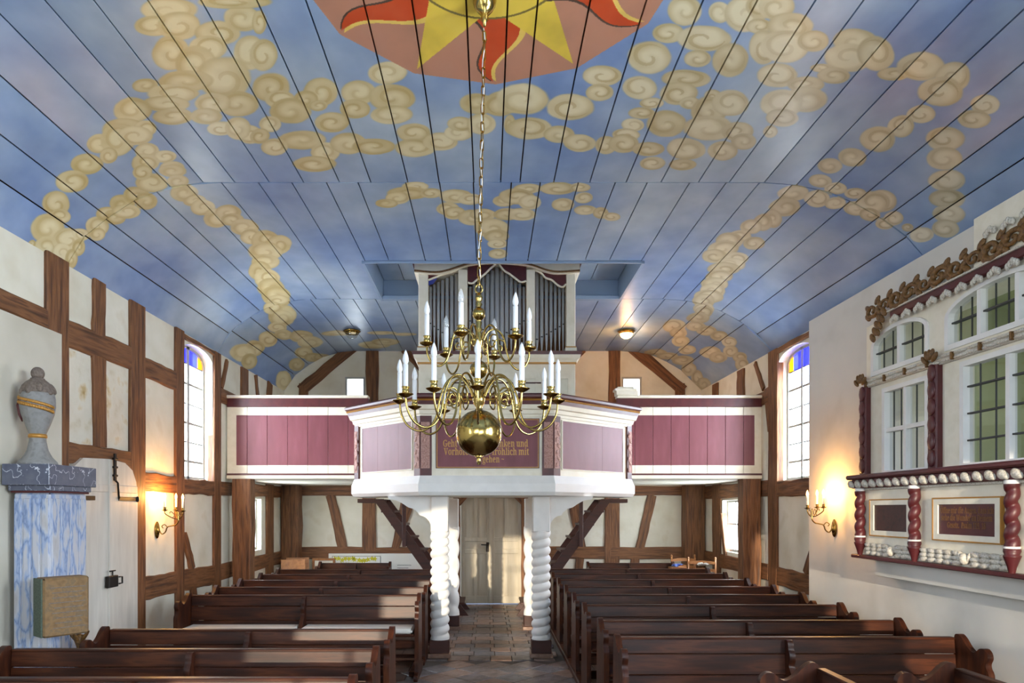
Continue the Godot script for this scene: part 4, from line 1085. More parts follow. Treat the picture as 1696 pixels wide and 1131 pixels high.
	var bl := begin(); prism(bl, PackedVector2Array([Vector2(-0.84, 2.51), Vector2(-0.78, 2.53), Vector2(-0.73, 2.60), Vector2(-0.84, 2.60)]), Transform3D(Basis.IDENTITY, Vector3(0, 0, -0.035)), 0.015)
	put(o, "blue_carving", bl, M.organ_blue)
	# the pipes: place, top, mouth, radius
	var pipes := []
	var lx := [-0.822, -0.776, -0.726, -0.674, -0.617, -0.559, -0.500]
	for k in 7: pipes.append([lx[k], lerpf(2.52, 2.68, k / 6.0), lerpf(2.05, 1.82, k / 6.0), lerpf(0.017, 0.026, k / 6.0)])
	var rx := [0.503, 0.564, 0.623, 0.680, 0.733, 0.785, 0.831]
	for k in 7: pipes.append([rx[k], lerpf(2.70, 2.50, k / 6.0), lerpf(1.85, 2.04, k / 6.0), lerpf(0.026, 0.017, k / 6.0)])
	for k in 13:
		var f := (k - 6) / 6.0
		pipes.append([0.006 + f * 0.335 + 0.01 * sin(f * PI), lerpf(2.76, 2.52, absf(f)), lerpf(1.86, 2.08, absf(f)), lerpf(0.030, 0.018, absf(f))])
	for p in pipes:
		var pp := begin()
		lathe(pp, [Vector2(0.004, 1.685), Vector2(p[3], p[2]), Vector2(p[3], p[1]), Vector2(0.0, p[1])], 12)
		var po := put(o, "pipe", pp, M.pipe, Vector3(p[0], 0, -0.12))
		var mo := begin(); bbox(mo, Vector3(0, p[2] + 0.012, p[3] - 0.002), Vector3(p[3] * 1.1, 0.016, 0.006), 0.001)
		put(po, "mouth", mo, M.lead)

# ------------------------------------------------------------------ pews
func pew_end_profile() -> PackedVector2Array:
	var p := smooth2([Vector2(-0.01, 0.80), Vector2(0.0, 0.825), Vector2(0.035, 0.83), Vector2(0.075, 0.805), Vector2(0.12, 0.76), Vector2(0.17, 0.733), Vector2(0.205, 0.745), Vector2(0.235, 0.77), Vector2(0.275, 0.775), Vector2(0.305, 0.75), Vector2(0.312, 0.715), Vector2(0.295, 0.68), Vector2(0.30, 0.65), Vector2(0.32, 0.62), Vector2(0.325, 0.55), Vector2(0.32, 0.12), Vector2(0.34, 0.07)], 3)
	p.append_array(PackedVector2Array([Vector2(0.42, 0.05), Vector2(0.42, 0.0), Vector2(-0.09, 0.0), Vector2(-0.09, 0.05), Vector2(-0.04, 0.08)]))
	return p

var end_mesh: ArrayMesh
var divider_mesh: ArrayMesh

func make_pew(length: float, label: String, at: Vector3, turn := 0.0, cushion := false, group := "dark wooden pews in the nave") -> Node3D:
	if end_mesh == null:
		var zy := Transform3D(Basis(Vector3.BACK, Vector3.UP, Vector3.LEFT), Vector3(0.02, 0, 0))
		var st := begin(); prism(st, pew_end_profile(), zy, 0.04, true); end_mesh = mesh_of(st)
		var d := smooth2([Vector2(0.0, 0.785), Vector2(0.04, 0.79), Vector2(0.06, 0.765), Vector2(0.065, 0.73), Vector2(0.085, 0.70), Vector2(0.09, 0.66), Vector2(0.075, 0.62), Vector2(0.10, 0.58), Vector2(0.15, 0.53), Vector2(0.20, 0.46)], 3)
		d.append_array(PackedVector2Array([Vector2(0.20, 0.0), Vector2(-0.03, 0.0)]))
		st = begin(); prism(st, d, zy, 0.04, true); divider_mesh = mesh_of(st)
	var t := thing("pew", label, "pew", at, turn, group)
	for s in [-1.0, 1.0]: put(t, "bench_end", end_mesh, M.pew_end, Vector3(s * (length * 0.5 - 0.02), 0, 0))
	put(t, "divider", divider_mesh, M.pew_end)
	var h := length * 0.5 - 0.042
	var tilt := Basis(Vector3.RIGHT, -0.09)
	var boards := [[0.795, 0.69, 0.022], [0.686, 0.545, 0.020], [0.54, 0.46, 0.020]]
	for b in boards:
		var st := begin()
		bbox(st, Vector3(rng.randf_range(0, 9), 0, 0), Vector3(h * 2, b[0] - b[1], b[2]), 0.004)
		var o := put(t, "back_board", st, M.pew)
		var off: float = st_center(o.mesh)
		o.transform = Transform3D(tilt, Vector3(-off, (b[0] + b[1]) / 2, -0.01 + (0.80 - (b[0] + b[1]) / 2) * 0.09))
	one_box(t, "top_rail", Vector3(-h, 0.785, -0.045), Vector3(h, 0.803, 0.006), M.pew, 0.005)
	one_box(t, "seat", Vector3(-h, 0.425, 0.02), Vector3(h, 0.455, 0.33), M.pew, 0.008)
	one_box(t, "seat_rail", Vector3(-h, 0.30, 0.24), Vector3(h, 0.38, 0.265), M.pew, 0.004)
	one_box(t, "foot_rail", Vector3(-h, 0.10, -0.05), Vector3(h, 0.18, -0.025), M.pew, 0.004)
	one_box(t, "book_rest", Vector3(-h, 0.72, -0.13), Vector3(h, 0.74, -0.045), M.pew, 0.004)
	if cushion:
		for s in [[-h + 0.02, -0.03], [0.03, h - 0.02]]:
			var c := begin(); bbox(c, Vector3.ZERO, Vector3(s[1] - s[0], 0.05, 0.30), 0.02)
			put(t, "seat_cushion", c, M.cushion, Vector3((s[0] + s[1]) / 2, 0.481, 0.18))
	return t

func st_center(m: Mesh) -> float: return m.get_aabb().get_center().x

func build_pews() -> void:
	var ord := ["first", "second", "third", "fourth", "fifth", "sixth", "seventh", "eighth", "ninth"]
	var L := [[3.62, -3.09, -0.69], [4.37, -3.09, -0.69], [5.09, -2.86, -0.69], [7.12, -3.13, -0.69], [7.85, -3.13, -0.69], [8.62, -3.13, -0.69], [9.38, -3.13, -0.69], [10.15, -3.13, -0.69]]
	for i in L.size():
		var q: Array = L[i]
		var lab: String = "dark wooden pew left of the aisle, %s row counted from the bottom edge" % ord[i]
		if i == 2: lab = "shorter dark pew left of the aisle, last before the white side door"
		if i == 3: lab = "dark left-hand pew with a white seat cushion behind the side door gap"
		if i == 7: lab = "rearmost long dark pew left of the aisle, below the white board"
		make_pew(q[2] - q[1], lab, Vector3((q[1] + q[2]) / 2, 0, -q[0]), 0.0, i == 3)
	var R := [4.78, 5.50, 6.40, 7.17, 7.90, 8.70, 9.50, 10.25]
	for i in R.size():
		var lab: String = "dark wooden pew right of the aisle, %s row counted from the altar end" % ord[i]
		make_pew(2.43, lab, Vector3(2.095, 0, -R[i]))
	# two stalls set sideways in front, their carved ends showing at the bottom edge
	for q in [[1.80, "dark stall turned sideways at the bottom edge, nearer the aisle"], [2.55, "dark stall turned sideways at the bottom edge, nearer the right wall"]]:
		make_pew(1.5, q[1], Vector3(q[0], 0.03, -3.02), -PI / 2, false, "sideways stalls in front of the pews")
	make_pew(1.2, "short dark bench against the back wall below the white board", Vector3(-2.2, 0, -11.35), 0.0, false, "short benches at the back wall")
	make_pew(1.45, "short blackish bench against the back wall right of the staircase", Vector3(2.36, 0, -11.35), 0.0, false, "short benches at the back wall")

# ------------------------------------------------------------------ lamps
func candle_parts(t: Node3D, cup: Vector3, tube_h: float, lit: bool, clear := false, big := 1.0) -> void:
	var d := begin()
	lathe(d, [Vector2(0.0, -0.012), Vector2(0.012, -0.010), Vector2(0.028, -0.002), Vector2(0.040, 0.006), Vector2(0.042, 0.009), Vector2(0.026, 0.004), Vector2(0.0, 0.003)], 14)
	var pan := put(t, "drip_pan", d, M.brass_dark, cup)
	pan.scale = Vector3.ONE * big
	d = begin()
	lathe(d, [Vector2(0.008, 0.0), Vector2(0.014, 0.004), Vector2(0.019, 0.016), Vector2(0.018, 0.028), Vector2(0.015, 0.034), Vector2(0.021, 0.042), Vector2(0.021, 0.047), Vector2(0.0, 0.047)], 12)
	var soc := put(t, "socket", d, M.brass, cup)
	soc.scale = Vector3.ONE * big
	d = begin(); lathe(d, [Vector2(0.0135, 0.0), Vector2(0.0135, tube_h), Vector2(0.0, tube_h)], 12)
	var cn := put(t, "candle_tube", d, M.candle, cup + Vector3(0, 0.046 * big, 0))
	cn.scale = Vector3(big, 1, big)
	d = begin(); lathe(d, [Vector2(0.009, 0.0), Vector2(0.0155, 0.014), Vector2(0.0165, 0.026), Vector2(0.013, 0.046), Vector2(0.006, 0.066), Vector2(0.0, 0.078)], 12)
	var b := put(t, "bulb", d, M.warm_bulb if lit else (M.bulb_clear if clear else M.bulb), cup + Vector3(0, 0.046 * big + tube_h, 0))
	b.scale = Vector3.ONE * big

func ring_path(path: Array, angle: float) -> Array:
	var out := []
	for p in path: out.append(Vector3(sin(angle) * p.x, p.y, cos(angle) * p.x))
	return out

func build_chandelier() -> void:
	var t := thing("chandelier", "two-tiered brass chandelier with unlit candle bulbs hanging from a long chain", "chandelier", Vector3(-0.05, 0, -3.8))
	var st := begin()
	var b := [Vector2(0.0, 1.945), Vector2(0.012, 1.95), Vector2(0.010, 1.962), Vector2(0.017, 1.968), Vector2(0.011, 1.976), Vector2(0.014, 1.985), Vector2(0.024, 1.994)]
	for k in 17:
		var a := PI - PI * (k + 1) / 18.0
		b.append(Vector2(sin(a) * 0.130, 2.122 + cos(a) * 0.130))
	b.append_array([Vector2(0.022, 2.252), Vector2(0.016, 2.262), Vector2(0.030, 2.285), Vector2(0.036, 2.31), Vector2(0.030, 2.345), Vector2(0.018, 2.37), Vector2(0.020, 2.40), Vector2(0.014, 2.425)])
	for k in 9:
		var a := PI - PI * (k + 1) / 10.0
		b.append(Vector2(sin(a) * 0.051, 2.476 + cos(a) * 0.051))
	b.append_array([Vector2(0.014, 2.53), Vector2(0.020, 2.55), Vector2(0.014, 2.575), Vector2(0.024, 2.61), Vector2(0.030, 2.635), Vector2(0.024, 2.66), Vector2(0.013, 2.685), Vector2(0.020, 2.70), Vector2(0.013, 2.715), Vector2(0.018, 2.735), Vector2(0.012, 2.748)])
	for k in 7:
		var a := PI - PI * (k + 1) / 8.0
		b.append(Vector2(sin(a) * 0.037, 2.785 + cos(a) * 0.037))
	b.append_array([Vector2(0.012, 2.824), Vector2(0.020, 2.838), Vector2(0.012, 2.85), Vector2(0.020, 2.866), Vector2(0.021, 2.878), Vector2(0.012, 2.895), Vector2(0.006, 2.905), Vector2(0.0, 2.906)])
	lathe(st, b, 32)
	put(t, "stem_and_ball", st, M.brass)
	var low := smooth_path([Vector3(0.03, 2.315, 0), Vector3(0.06, 2.385, 0), Vector3(0.115, 2.435, 0), Vector3(0.175, 2.41, 0), Vector3(0.215, 2.32, 0), Vector3(0.235, 2.22, 0), Vector3(0.275, 2.155, 0), Vector3(0.335, 2.135, 0), Vector3(0.395, 2.165, 0), Vector3(0.43, 2.225, 0), Vector3(0.44, 2.29, 0)], 4)
	var curl := smooth_path([Vector3(0.20, 2.35, 0), Vector3(0.155, 2.36, 0), Vector3(0.125, 2.33, 0), Vector3(0.13, 2.29, 0), Vector3(0.165, 2.275, 0), Vector3(0.185, 2.30, 0), Vector3(0.17, 2.325, 0), Vector3(0.152, 2.315, 0)], 4)
	for k in 12:
		var a := TAU * k / 12
		st = begin()
		tube(st, ring_path(low, a), 0.0062, 7); tube(st, ring_path(curl, a), 0.005, 6)
		put(t, "arm", st, M.brass)
		candle_parts(t, Vector3(sin(a) * 0.44, 2.295, cos(a) * 0.44), 0.118, false)
	var hi := smooth_path([Vector3(0.025, 2.635, 0), Vector3(0.05, 2.685, 0), Vector3(0.095, 2.705, 0), Vector3(0.14, 2.665, 0), Vector3(0.16, 2.585, 0), Vector3(0.185, 2.515, 0), Vector3(0.225, 2.485, 0), Vector3(0.265, 2.505, 0), Vector3(0.287, 2.55, 0), Vector3(0.29, 2.595, 0)], 4)
	var curl2 := smooth_path([Vector3(0.145, 2.64, 0), Vector3(0.11, 2.65, 0), Vector3(0.085, 2.625, 0), Vector3(0.095, 2.59, 0), Vector3(0.125, 2.585, 0), Vector3(0.13, 2.61, 0), Vector3(0.112, 2.618, 0)], 4)
	for k in 6:
		var a := TAU * k / 6 - 0.31
		st = begin()
		tube(st, ring_path(hi, a), 0.0058, 7); tube(st, ring_path(curl2, a), 0.0048, 6)
		put(t, "arm", st, M.brass)
		candle_parts(t, Vector3(sin(a) * 0.29, 2.60, cos(a) * 0.29), 0.118, false, k in [0, 3, 4])
	# ring, chain and ceiling cup
	st = begin(); var rp := []
	for k in 16: rp.append(Vector3(cos(TAU * k / 16) * 0.02, 2.925 + sin(TAU * k / 16) * 0.024, 0))
	tube(st, rp, 0.005, 6, true); put(t, "ring", st, M.brass)
	var link := begin(); rp = []
	for k in 14: rp.append(Vector3(cos(TAU * k / 14) * 0.010, (sin(TAU * k / 14)) * 0.012 + (0.018 if sin(TAU * k / 14) > 0.01 else (-0.018 if sin(TAU * k / 14) < -0.01 else 0.0)), 0))
	tube(link, rp, 0.0032, 5, true)
	var lm := mesh_of(link)
	var y := 2.965
	var k2 := 0
	while y < 4.36:
		var o := put(t, "chain_link", lm, M.brass_dark, Vector3((y - 2.96) * 0.022, y, 0))
		o.rotation.y = 0.5 if k2 % 2 else 0.5 + PI / 2
		y += 0.0505; k2 += 1
	st = begin(); var cord := []
	for k in 40: cord.append(Vector3((k / 39.0) * 0.030 + sin(k * 0.9) * 0.006, lerpf(2.93, 4.38, k / 39.0), cos(k * 0.9) * 0.006))
	tube(st, cord, 0.003, 5); put(t, "cord", st, M.candle)
	st = begin(); lathe(st, [Vector2(0.0, 4.385), Vector2(0.008, 4.387), Vector2(0.012, 4.41), Vector2(0.024, 4.425), Vector2(0.018, 4.445), Vector2(0.045, 4.475), Vector2(0.062, 4.505), Vector2(0.066, 4.528), Vector2(0.0, 4.529)], 20)
	put(t, "ceiling_cup", st, M.brass, Vector3(0.032, 0, 0))

func sconce(label: String, at: Vector3, dir: float) -> void:
	var t := thing("wall_sconce", label, "sconce", at, PI / 2 * dir, "three-candle brass wall sconces")
	# local z points into the room
	var st := begin(); ball(st, Vector3(0, 0, 0.008), Vector3(0.052, 0.095, 0.016), 18, 10)
	ball(st, Vector3(0, 0, 0.018), Vector3(0.03, 0.06, 0.016), 14, 8)
	put(t, "backplate", st, M.brass_dark)
	st = begin(); tube(st, smooth_path([Vector3(0, 0.0, 0.03), Vector3(0, -0.045, 0.06), Vector3(0, -0.02, 0.10), Vector3(0, 0.03, 0.12), Vector3(0, 0.045, 0.17), Vector3(0, 0.055, 0.21), Vector3(0, 0.09, 0.24), Vector3(0, 0.14, 0.24), Vector3(0, 0.205, 0.24)], 4), 0.007, 7)
	tube(st, smooth_path([Vector3(0, 0.03, 0.12), Vector3(0, 0.06, 0.09), Vector3(0, 0.04, 0.06), Vector3(0, 0.02, 0.075)], 4), 0.005, 6)
	put(t, "stem", st, M.brass)
	for q in [Vector3(-0.10, 0.215, 0.14), Vector3(0.0, 0.205, 0.29), Vector3(0.10, 0.215, 0.17)]:
		st = begin()
		var m := Vector3(0, 0.12, 0.24)
		tube(st, smooth_path([m, m.lerp(q, 0.35) + Vector3(0, -0.025, 0), m.lerp(q, 0.75) + Vector3(0, -0.035, 0), q + Vector3(0, -0.03, 0), q], 4), 0.0055, 6)
		tube(st, smooth_path([m.lerp(q, 0.4) + Vector3(0, -0.02, 0), m.lerp(q, 0.3) + Vector3(0, 0.02, 0), m.lerp(q, 0.55) + Vector3(0, 0.03, 0), m.lerp(q, 0.65) + Vector3(0, 0.0, 0)], 4), 0.004, 6)
		put(t, "arm", st, M.brass)
		candle_parts(t, q, 0.095, true, false, 0.8)
		var l := OmniLight3D.new()
		l.name = "candle_light"
		l.light_color = Color(1.0, 0.72, 0.38); l.light_energy = SCONCE; l.light_size = 0.012; l.omni_range = 12.0; l.omni_attenuation = 2.0; l.shadow_enabled = true
		t.add_child(l, true)
		l.position = q + Vector3(0, 0.037 + 0.095 + 0.025, 0)

func ceiling_lamp(label: String, at: Vector3, lit: bool) -> void:
	var t := thing("ceiling_lamp", label, "ceiling lamp", at, 0.0, "round glass lamps on the gallery ceiling")
	var st := begin(); lathe(st, [Vector2(0.0, -0.05), Vector2(0.05, -0.05), Vector2(0.12, -0.035), Vector2(0.14, -0.02), Vector2(0.10, 0.0), Vector2(0.0, 0.0)], 20)
	put(t, "fitting", st, M.brass_dark)
	st = begin(); lathe(st, [Vector2(0.0, -0.135), Vector2(0.04, -0.13), Vector2(0.075, -0.11), Vector2(0.095, -0.08), Vector2(0.10, -0.045), Vector2(0.09, -0.03)], 20)
	put(t, "glass_bowl", st, M.warm_bulb if lit else M.old_glass)
	st = begin(); lathe(st, [Vector2(0.103, -0.06), Vector2(0.108, -0.055), Vector2(0.108, -0.045), Vector2(0.103, -0.04)], 20)
	put(t, "rim", st, M.brass)
	if lit:
		var l := OmniLight3D.new()
		l.name = "ceiling_lamp_light"
		l.light_color = Color(1.0, 0.70, 0.36); l.light_energy = SCONCE * 3.0; l.light_size = 0.05; l.omni_range = 12.0; l.omni_attenuation = 2.0; l.shadow_enabled = true
		t.add_child(l, true)
		l.position = Vector3(0, -0.085, 0)

# ------------------------------------------------------------------ monument on the left
func build_monument() -> void:
	var c := Vector3(-3.375, 0, -5.28)
	var p := thing("marbled_pedestal", "blue-veined marbled pillar with a dark grey slab under the urn", "pedestal", c)
	var st := begin()
	bbox(st, Vector3(0.015, 0.91, 0.02), Vector3(0.27, 1.82, 0.46), 0.012)
	put(p, "shaft", st, M.blue_marble)
	for k in 4:      # upright boards on the two faces that show
		var fl := begin()
		bbox(fl, Vector3(-0.087 + 0.068 * k, 0.90, 0.252), Vector3(0.05, 1.76, 0.012), 0.004); put(p, "upright_board", fl, M.blue_marble)
		fl = begin()
		bbox(fl, Vector3(0.152, 0.90, 0.19 - 0.112 * k), Vector3(0.012, 1.76, 0.09), 0.004); put(p, "upright_board", fl, M.blue_marble)
	var slabp := func(called: String, gx: float, gz: float, y0: float, y1: float, m: Material) -> void:
		var s2 := begin(); bbox(s2, Vector3(0.015, (y0 + y1) / 2, 0.02), Vector3(0.27 + gx, y1 - y0, 0.46 + gz), 0.004)
		put(p, called, s2, m)
	slabp.call("neck_band", 0.025, 0.03, 1.82, 1.835, M.dark_red)
	slabp.call("neck_moulding", 0.04, 0.06, 1.835, 1.875, M.grey_marble)
	slabp.call("top_slab", 0.075, 0.14, 1.875, 2.03, M.grey_marble)
	var u := thing("urn", "grey painted urn with a gold garland and draped lid on the marbled slab", "urn", c + Vector3(0.0, 2.03, 0.16))
	st = begin()
	lathe(st, [Vector2(0.0, 0.0), Vector2(0.135, 0.0), Vector2(0.13, 0.02), Vector2(0.095, 0.06), Vector2(0.07, 0.11), Vector2(0.058, 0.17), Vector2(0.055, 0.205)], 28)
	put(u, "foot", st, M.urn)
	st = begin(); lathe(st, [Vector2(0.055, 0.20), Vector2(0.062, 0.207), Vector2(0.062, 0.225), Vector2(0.055, 0.232)], 28); put(u, "collar", st, M.gold)
	st = begin()
	lathe(st, [Vector2(0.055, 0.23), Vector2(0.062, 0.25), Vector2(0.085, 0.31), Vector2(0.108, 0.38), Vector2(0.118, 0.44), Vector2(0.116, 0.50), Vector2(0.108, 0.54), Vector2(0.09, 0.57)], 28)
	put(u, "body", st, M.urn)
	st = begin()
	lathe(st, [Vector2(0.112, 0.535), Vector2(0.112, 0.55), Vector2(0.10, 0.59), Vector2(0.075, 0.62), Vector2(0.05, 0.64), Vector2(0.045, 0.65), Vector2(0.0, 0.65)], 20)
	for k in 9: ball(st, Vector3(sin(TAU * k / 9) * 0.095, 0.565 + (0.012 if k % 2 else -0.005), cos(TAU * k / 9) * 0.095), Vector3(0.026, 0.045, 0.018), 8, 6, Basis(Vector3.UP, TAU * k / 9) * Basis(Vector3.RIGHT, -0.5))
	put(u, "draped_lid", st, M.urn_lid)
	st = begin(); ball(st, Vector3(0, 0.685, 0), Vector3(0.046, 0.05, 0.046), 14, 9); put(u, "finial", st, M.urn_lid)
	st = begin()
	for k in 22:      # garland slanting round the body
		var a := -1.5 + 3.0 * k / 21.0
		var yy := 0.455 - 0.045 * a * 0.6
		var rad := 0.121
		for s in [-1.0, 1.0]:
			ball(st, Vector3(sin(a) * rad, yy + s * 0.016, cos(a) * rad), Vector3(0.017, 0.012, 0.008), 7, 5, Basis(Vector3.UP, a) * Basis(Vector3.BACK, -0.5 + s * 0.4))
	put(u, "garland", st, M.gold)
	st = begin(); tube(st, [Vector3(-0.117, 0.49, 0.03), Vector3(-0.105, 0.44, 0.06), Vector3(-0.095, 0.37, 0.055), Vector3(-0.085, 0.32, 0.045)], [0.010, 0.014, 0.012, 0.004], 7); put(u, "ribbon", st, M.dark_red)
	# weathered inscription block hung on the pedestal
	var b := thing("inscription_block", "weathered brown wooden block with greenish edge fixed to the blue pillar", "plaque", Vector3(-3.09, 1.0, -4.96), 0.9)
	st = begin(); bbox(st, Vector3.ZERO, Vector3(0.30, 0.42, 0.16), 0.012); put(b, "board", st, M.relic)
	st = begin(); bbox(st, Vector3(-0.155, 0, -0.005), Vector3(0.012, 0.415, 0.15), 0.005); put(b, "side_board", st, M.relic_green)
	for k in 9:
		st = begin(); bbox(st, Vector3(0.01 + rng.randf_range(-0.01, 0.01), 0.14 - 0.036 * k, 0.0805), Vector3(rng.randf_range(0.16, 0.24), 0.007, 0.003), 0.001); put(b, "worn_line", st, M.urn_lid)
	var fin := thing("bronze_ornament", "small bronze leaf ornament at the foot of the blue pillar", "ornament", Vector3(-3.05, 0.62, -5.1))
	st = begin(); lathe(st, [Vector2(0.0, 0.0), Vector2(0.03, 0.0), Vector2(0.02, 0.05), Vector2(0.035, 0.10), Vector2(0.03, 0.14), Vector2(0.0, 0.15)], 12); put(fin, "stem", st, M.gilt_carving)
	for k in 5:
		st = begin(); ball(st, Vector3(sin(k * 1.256) * 0.04, 0.12, cos(k * 1.256) * 0.04), Vector3(0.02, 0.055, 0.008), 8, 5, Basis(Vector3.UP, k * 1.256) * Basis(Vector3.RIGHT, 0.6)); put(fin, "leaf", st, M.gilt_carving)
	one_box(fin, "post", Vector3(-0.03, -0.62, -0.03), Vector3(0.03, 0.0, 0.03), M.grey_marble)

# ------------------------------------------------------------------ lodge on the right
func LT(x: float) -> Transform3D:      # (distance along the nave, up, out into the nave)
	return Transform3D(Basis(Vector3(0, 0, -1), Vector3.UP, Vector3(-1, 0, 0)), Vector3(x, 0, 0))

func build_lodge() -> void:
	var room := structure("wall_lodge")
	var st := begin()
	box2(st, Vector3(4.14, 1.0, -2.4), Vector3(5.6, 1.2, -6.6), 0); box2(st, Vector3(4.14, 3.6, -2.4), Vector3(5.6, 3.8, -6.6), 0)
	box2(st, Vector3(4.14, 1.0, -2.3), Vector3(5.6, 3.8, -2.5), 0); box2(st, Vector3(4.14, 1.0, -6.5), Vector3(5.6, 3.8, -6.7), 0)
	put(room, "plaster", st, M.lodge_green)
	put(room, "outer_wall", slab(right_T(5.5), 2.4, 6.6, 1.0, 3.8, 0.2, [[3.2, 4.2, 1.9, 3.2], [5.0, 5.9, 1.9, 3.2]]), M.lodge_green)
	var g := thing("patron_lodge", "cream and dark red lodge box with glazed windows on the right wall", "lodge", Vector3(0, 0, 0))
	var X := 3.55
	# front boarding with the openings of four lights
	var holes := [[5.49, 6.31, 2.92, 3.32, 3.17], [4.22, 5.29, 2.92, 3.33, 3.17], [5.49, 6.13, 2.0, 2.78], [4.2, 5.12, 2.0, 2.80]]
	var fb := slab(Transform3D(Basis(Vector3(0, 0, -1), Vector3.UP, Vector3(1, 0, 0)), Vector3(X, 0, 0)), 2.55, 6.40, 1.88, 3.40, 0.10, holes)
	put(g, "front_boarding", fb, M.cream)
	for h in holes:
		var fr := begin(); var T := LT(X)
		var u0: float = h[0]; var u1: float = h[1]; var v0: float = h[2]; var v1: float = h[3]; var sp: float = h[4] if h.size() > 4 else v1
		for q in [rect(u0, u0 + 0.04, v0 + 0.04, sp if h.size() > 4 else v1 - 0.04), rect(u1 - 0.04, u1, v0 + 0.04, sp if h.size() > 4 else v1 - 0.04), rect(u0, u1, v0, v0 + 0.04)]: prism(fr, q, T.translated_local(Vector3(0, 0, -0.06)), 0.075)
		if h.size() > 4:
			for k in 14:
				var t0 := PI * k / 14.0; var t1 := PI * (k + 1) / 14.0
				var c := (u0 + u1) / 2; var hw := (u1 - u0) / 2
				var a := Vector2(c - hw * cos(t0), sp + (v1 - sp) * sin(t0)); var b := Vector2(c - hw * cos(t1), sp + (v1 - sp) * sin(t1))
				var a2 := Vector2(c - (hw - 0.04) * cos(t0), sp + (v1 - sp - 0.035) * sin(t0)); var b2 := Vector2(c - (hw - 0.04) * cos(t1), sp + (v1 - sp - 0.035) * sin(t1))
				prism(fr, PackedVector2Array([a, b, b2, a2]), T.translated_local(Vector3(0, 0, -0.06)), 0.075)
		else: prism(fr, rect(u0, u1, v1 - 0.04, v1), T.translated_local(Vector3(0, 0, -0.06)), 0.075)
		var wo := put(g, "window_frame", fr, M.white)
		var n := 2 if u1 - u0 < 0.85 else 3
		if u1 - u0 > 0.9 and h.size() < 5: n = 2
		var tops := func(u: float) -> float:
			if h.size() < 5: return v1 - 0.03
			return sp + (v1 - sp) * sqrt(maxf(0.0, 1.0 - pow((u - (u0 + u1) / 2) / ((u1 - u0) / 2), 2.0))) - 0.02
		for k in range(1, n):
			var u := lerpf(u0, u1, float(k) / n)
			var mu := begin(); prism(mu, rect(u - 0.018, u + 0.018, v0, tops.call(u)), T.translated_local(Vector3(0, 0, -0.05)), 0.055); put(wo, "mullion", mu, M.white)
		var bars := [lerpf(v0, v1, 0.5)] if h.size() > 4 else ([2.21, 2.41, 2.61] if n == 2 and u1 - u0 > 0.9 else [2.40])
		for bv in bars:
			var thick := 0.018 if (h.size() < 5 and bars.size() == 1) else 0.006
			var bb := begin(); prism(bb, rect(u0 + 0.02, u1 - 0.02, bv - thick, bv + thick), T.translated_local(Vector3(0, 0, -0.05)), 0.05 if thick > 0.01 else 0.035); put(wo, "glazing_bar", bb, M.white if thick > 0.01 else M.lead)
		var cols := n * 3
		for k in range(1, cols):
			if k % 3 == 0: continue
			var u := lerpf(u0, u1, float(k) / cols)
			var ld := begin(); prism(ld, rect(u - 0.002, u + 0.002, v0 + 0.03, tops.call(u)), T.translated_local(Vector3(0, 0, -0.04)), 0.012); put(wo, "lead_strip", ld, M.lead)
		for k in n:
			var a := lerpf(u0, u1, float(k) / n) + 0.015; var b := lerpf(u0, u1, float(k + 1) / n) - 0.015
			var pts := PackedVector2Array([Vector2(b, v0 + 0.03), Vector2(a, v0 + 0.03)])
			for j in 6:
				var u := lerpf(a, b, j / 5.0); pts.append(Vector2(u, maxf(tops.call(u), v0 + 0.05)))
			var pn := begin(); var idx := Geometry2D.triangulate_polygon(pts)
			for j in range(0, idx.size(), 3): tri(pn, T * Vector3(pts[idx[j]].x, pts[idx[j]].y, -0.035), T * Vector3(pts[idx[j + 1]].x, pts[idx[j + 1]].y, -0.035), T * Vector3(pts[idx[j + 2]].x, pts[idx[j + 2]].y, -0.035))
			put(wo, "pane", pn, M.old_glass)
	# dark red scaled pilasters with gilt leaves on top
	for d in [6.385, 5.385, 4.08]:
		var pl := one_box(g, "red_pilaster", Vector3(X - 0.05, 2.0, -d - 0.055), Vector3(X + 0.01, 2.84, -d + 0.055), M.dark_red, 0.01)
		for k in 6:
			var sc := begin()
			ball(sc, Vector3(X - 0.052, 2.10 + 0.135 * k, -d), Vector3(0.014, 0.07, 0.05), 10, 6); var so := put(pl, "carved_scale", sc, M.dark_red); so.position = -pl.position
		for k in 5:
			var lf := begin()
			ball(lf, Vector3(X - 0.07, 2.885 + (0.03 if k in [1, 2, 3] else 0.0), -d + (k - 2) * 0.032), Vector3(0.02, 0.045, 0.018), 8, 6, Basis(Vector3.RIGHT, (k - 2) * 0.35)); var lo := put(pl, "gilt_leaf", lf, M.gilt_carving); lo.position = -pl.position
	# band of bundled garlands between the upper and the lower lights
	one_box(g, "garland_rail", Vector3(X - 0.03, 2.825, -4.1), Vector3(X + 0.02, 2.895, -6.33), M.silvered)
	var bead := begin(); ball(bead, Vector3.ZERO, Vector3(0.022, 0.014, 0.075), 8, 6)
	var bead_mesh := mesh_of(bead)
	for k in 15:
		for s in [-1, 1]: put(g, "garland_leaf", bead_mesh, M.silvered, Vector3(X - 0.034, 2.86 + s * 0.018, -4.2 - 0.147 * k))
		if k % 2 == 0: one_box(g, "gilt_tie", Vector3(X - 0.058, 2.83, -4.27 - 0.147 * k), Vector3(X - 0.03, 2.89, -4.285 - 0.147 * k), M.gilt_carving)
	# carved crown
	one_box(g, "crown_band", Vector3(X - 0.05, 3.355, -2.6), Vector3(X + 0.05, 3.42, -5.95), M.dark_red, 0.008)
	one_box(g, "crown_line", Vector3(X - 0.06, 3.42, -2.6), Vector3(X + 0.05, 3.435, -6.0), M.silvered, 0.004)
	var shell := begin()
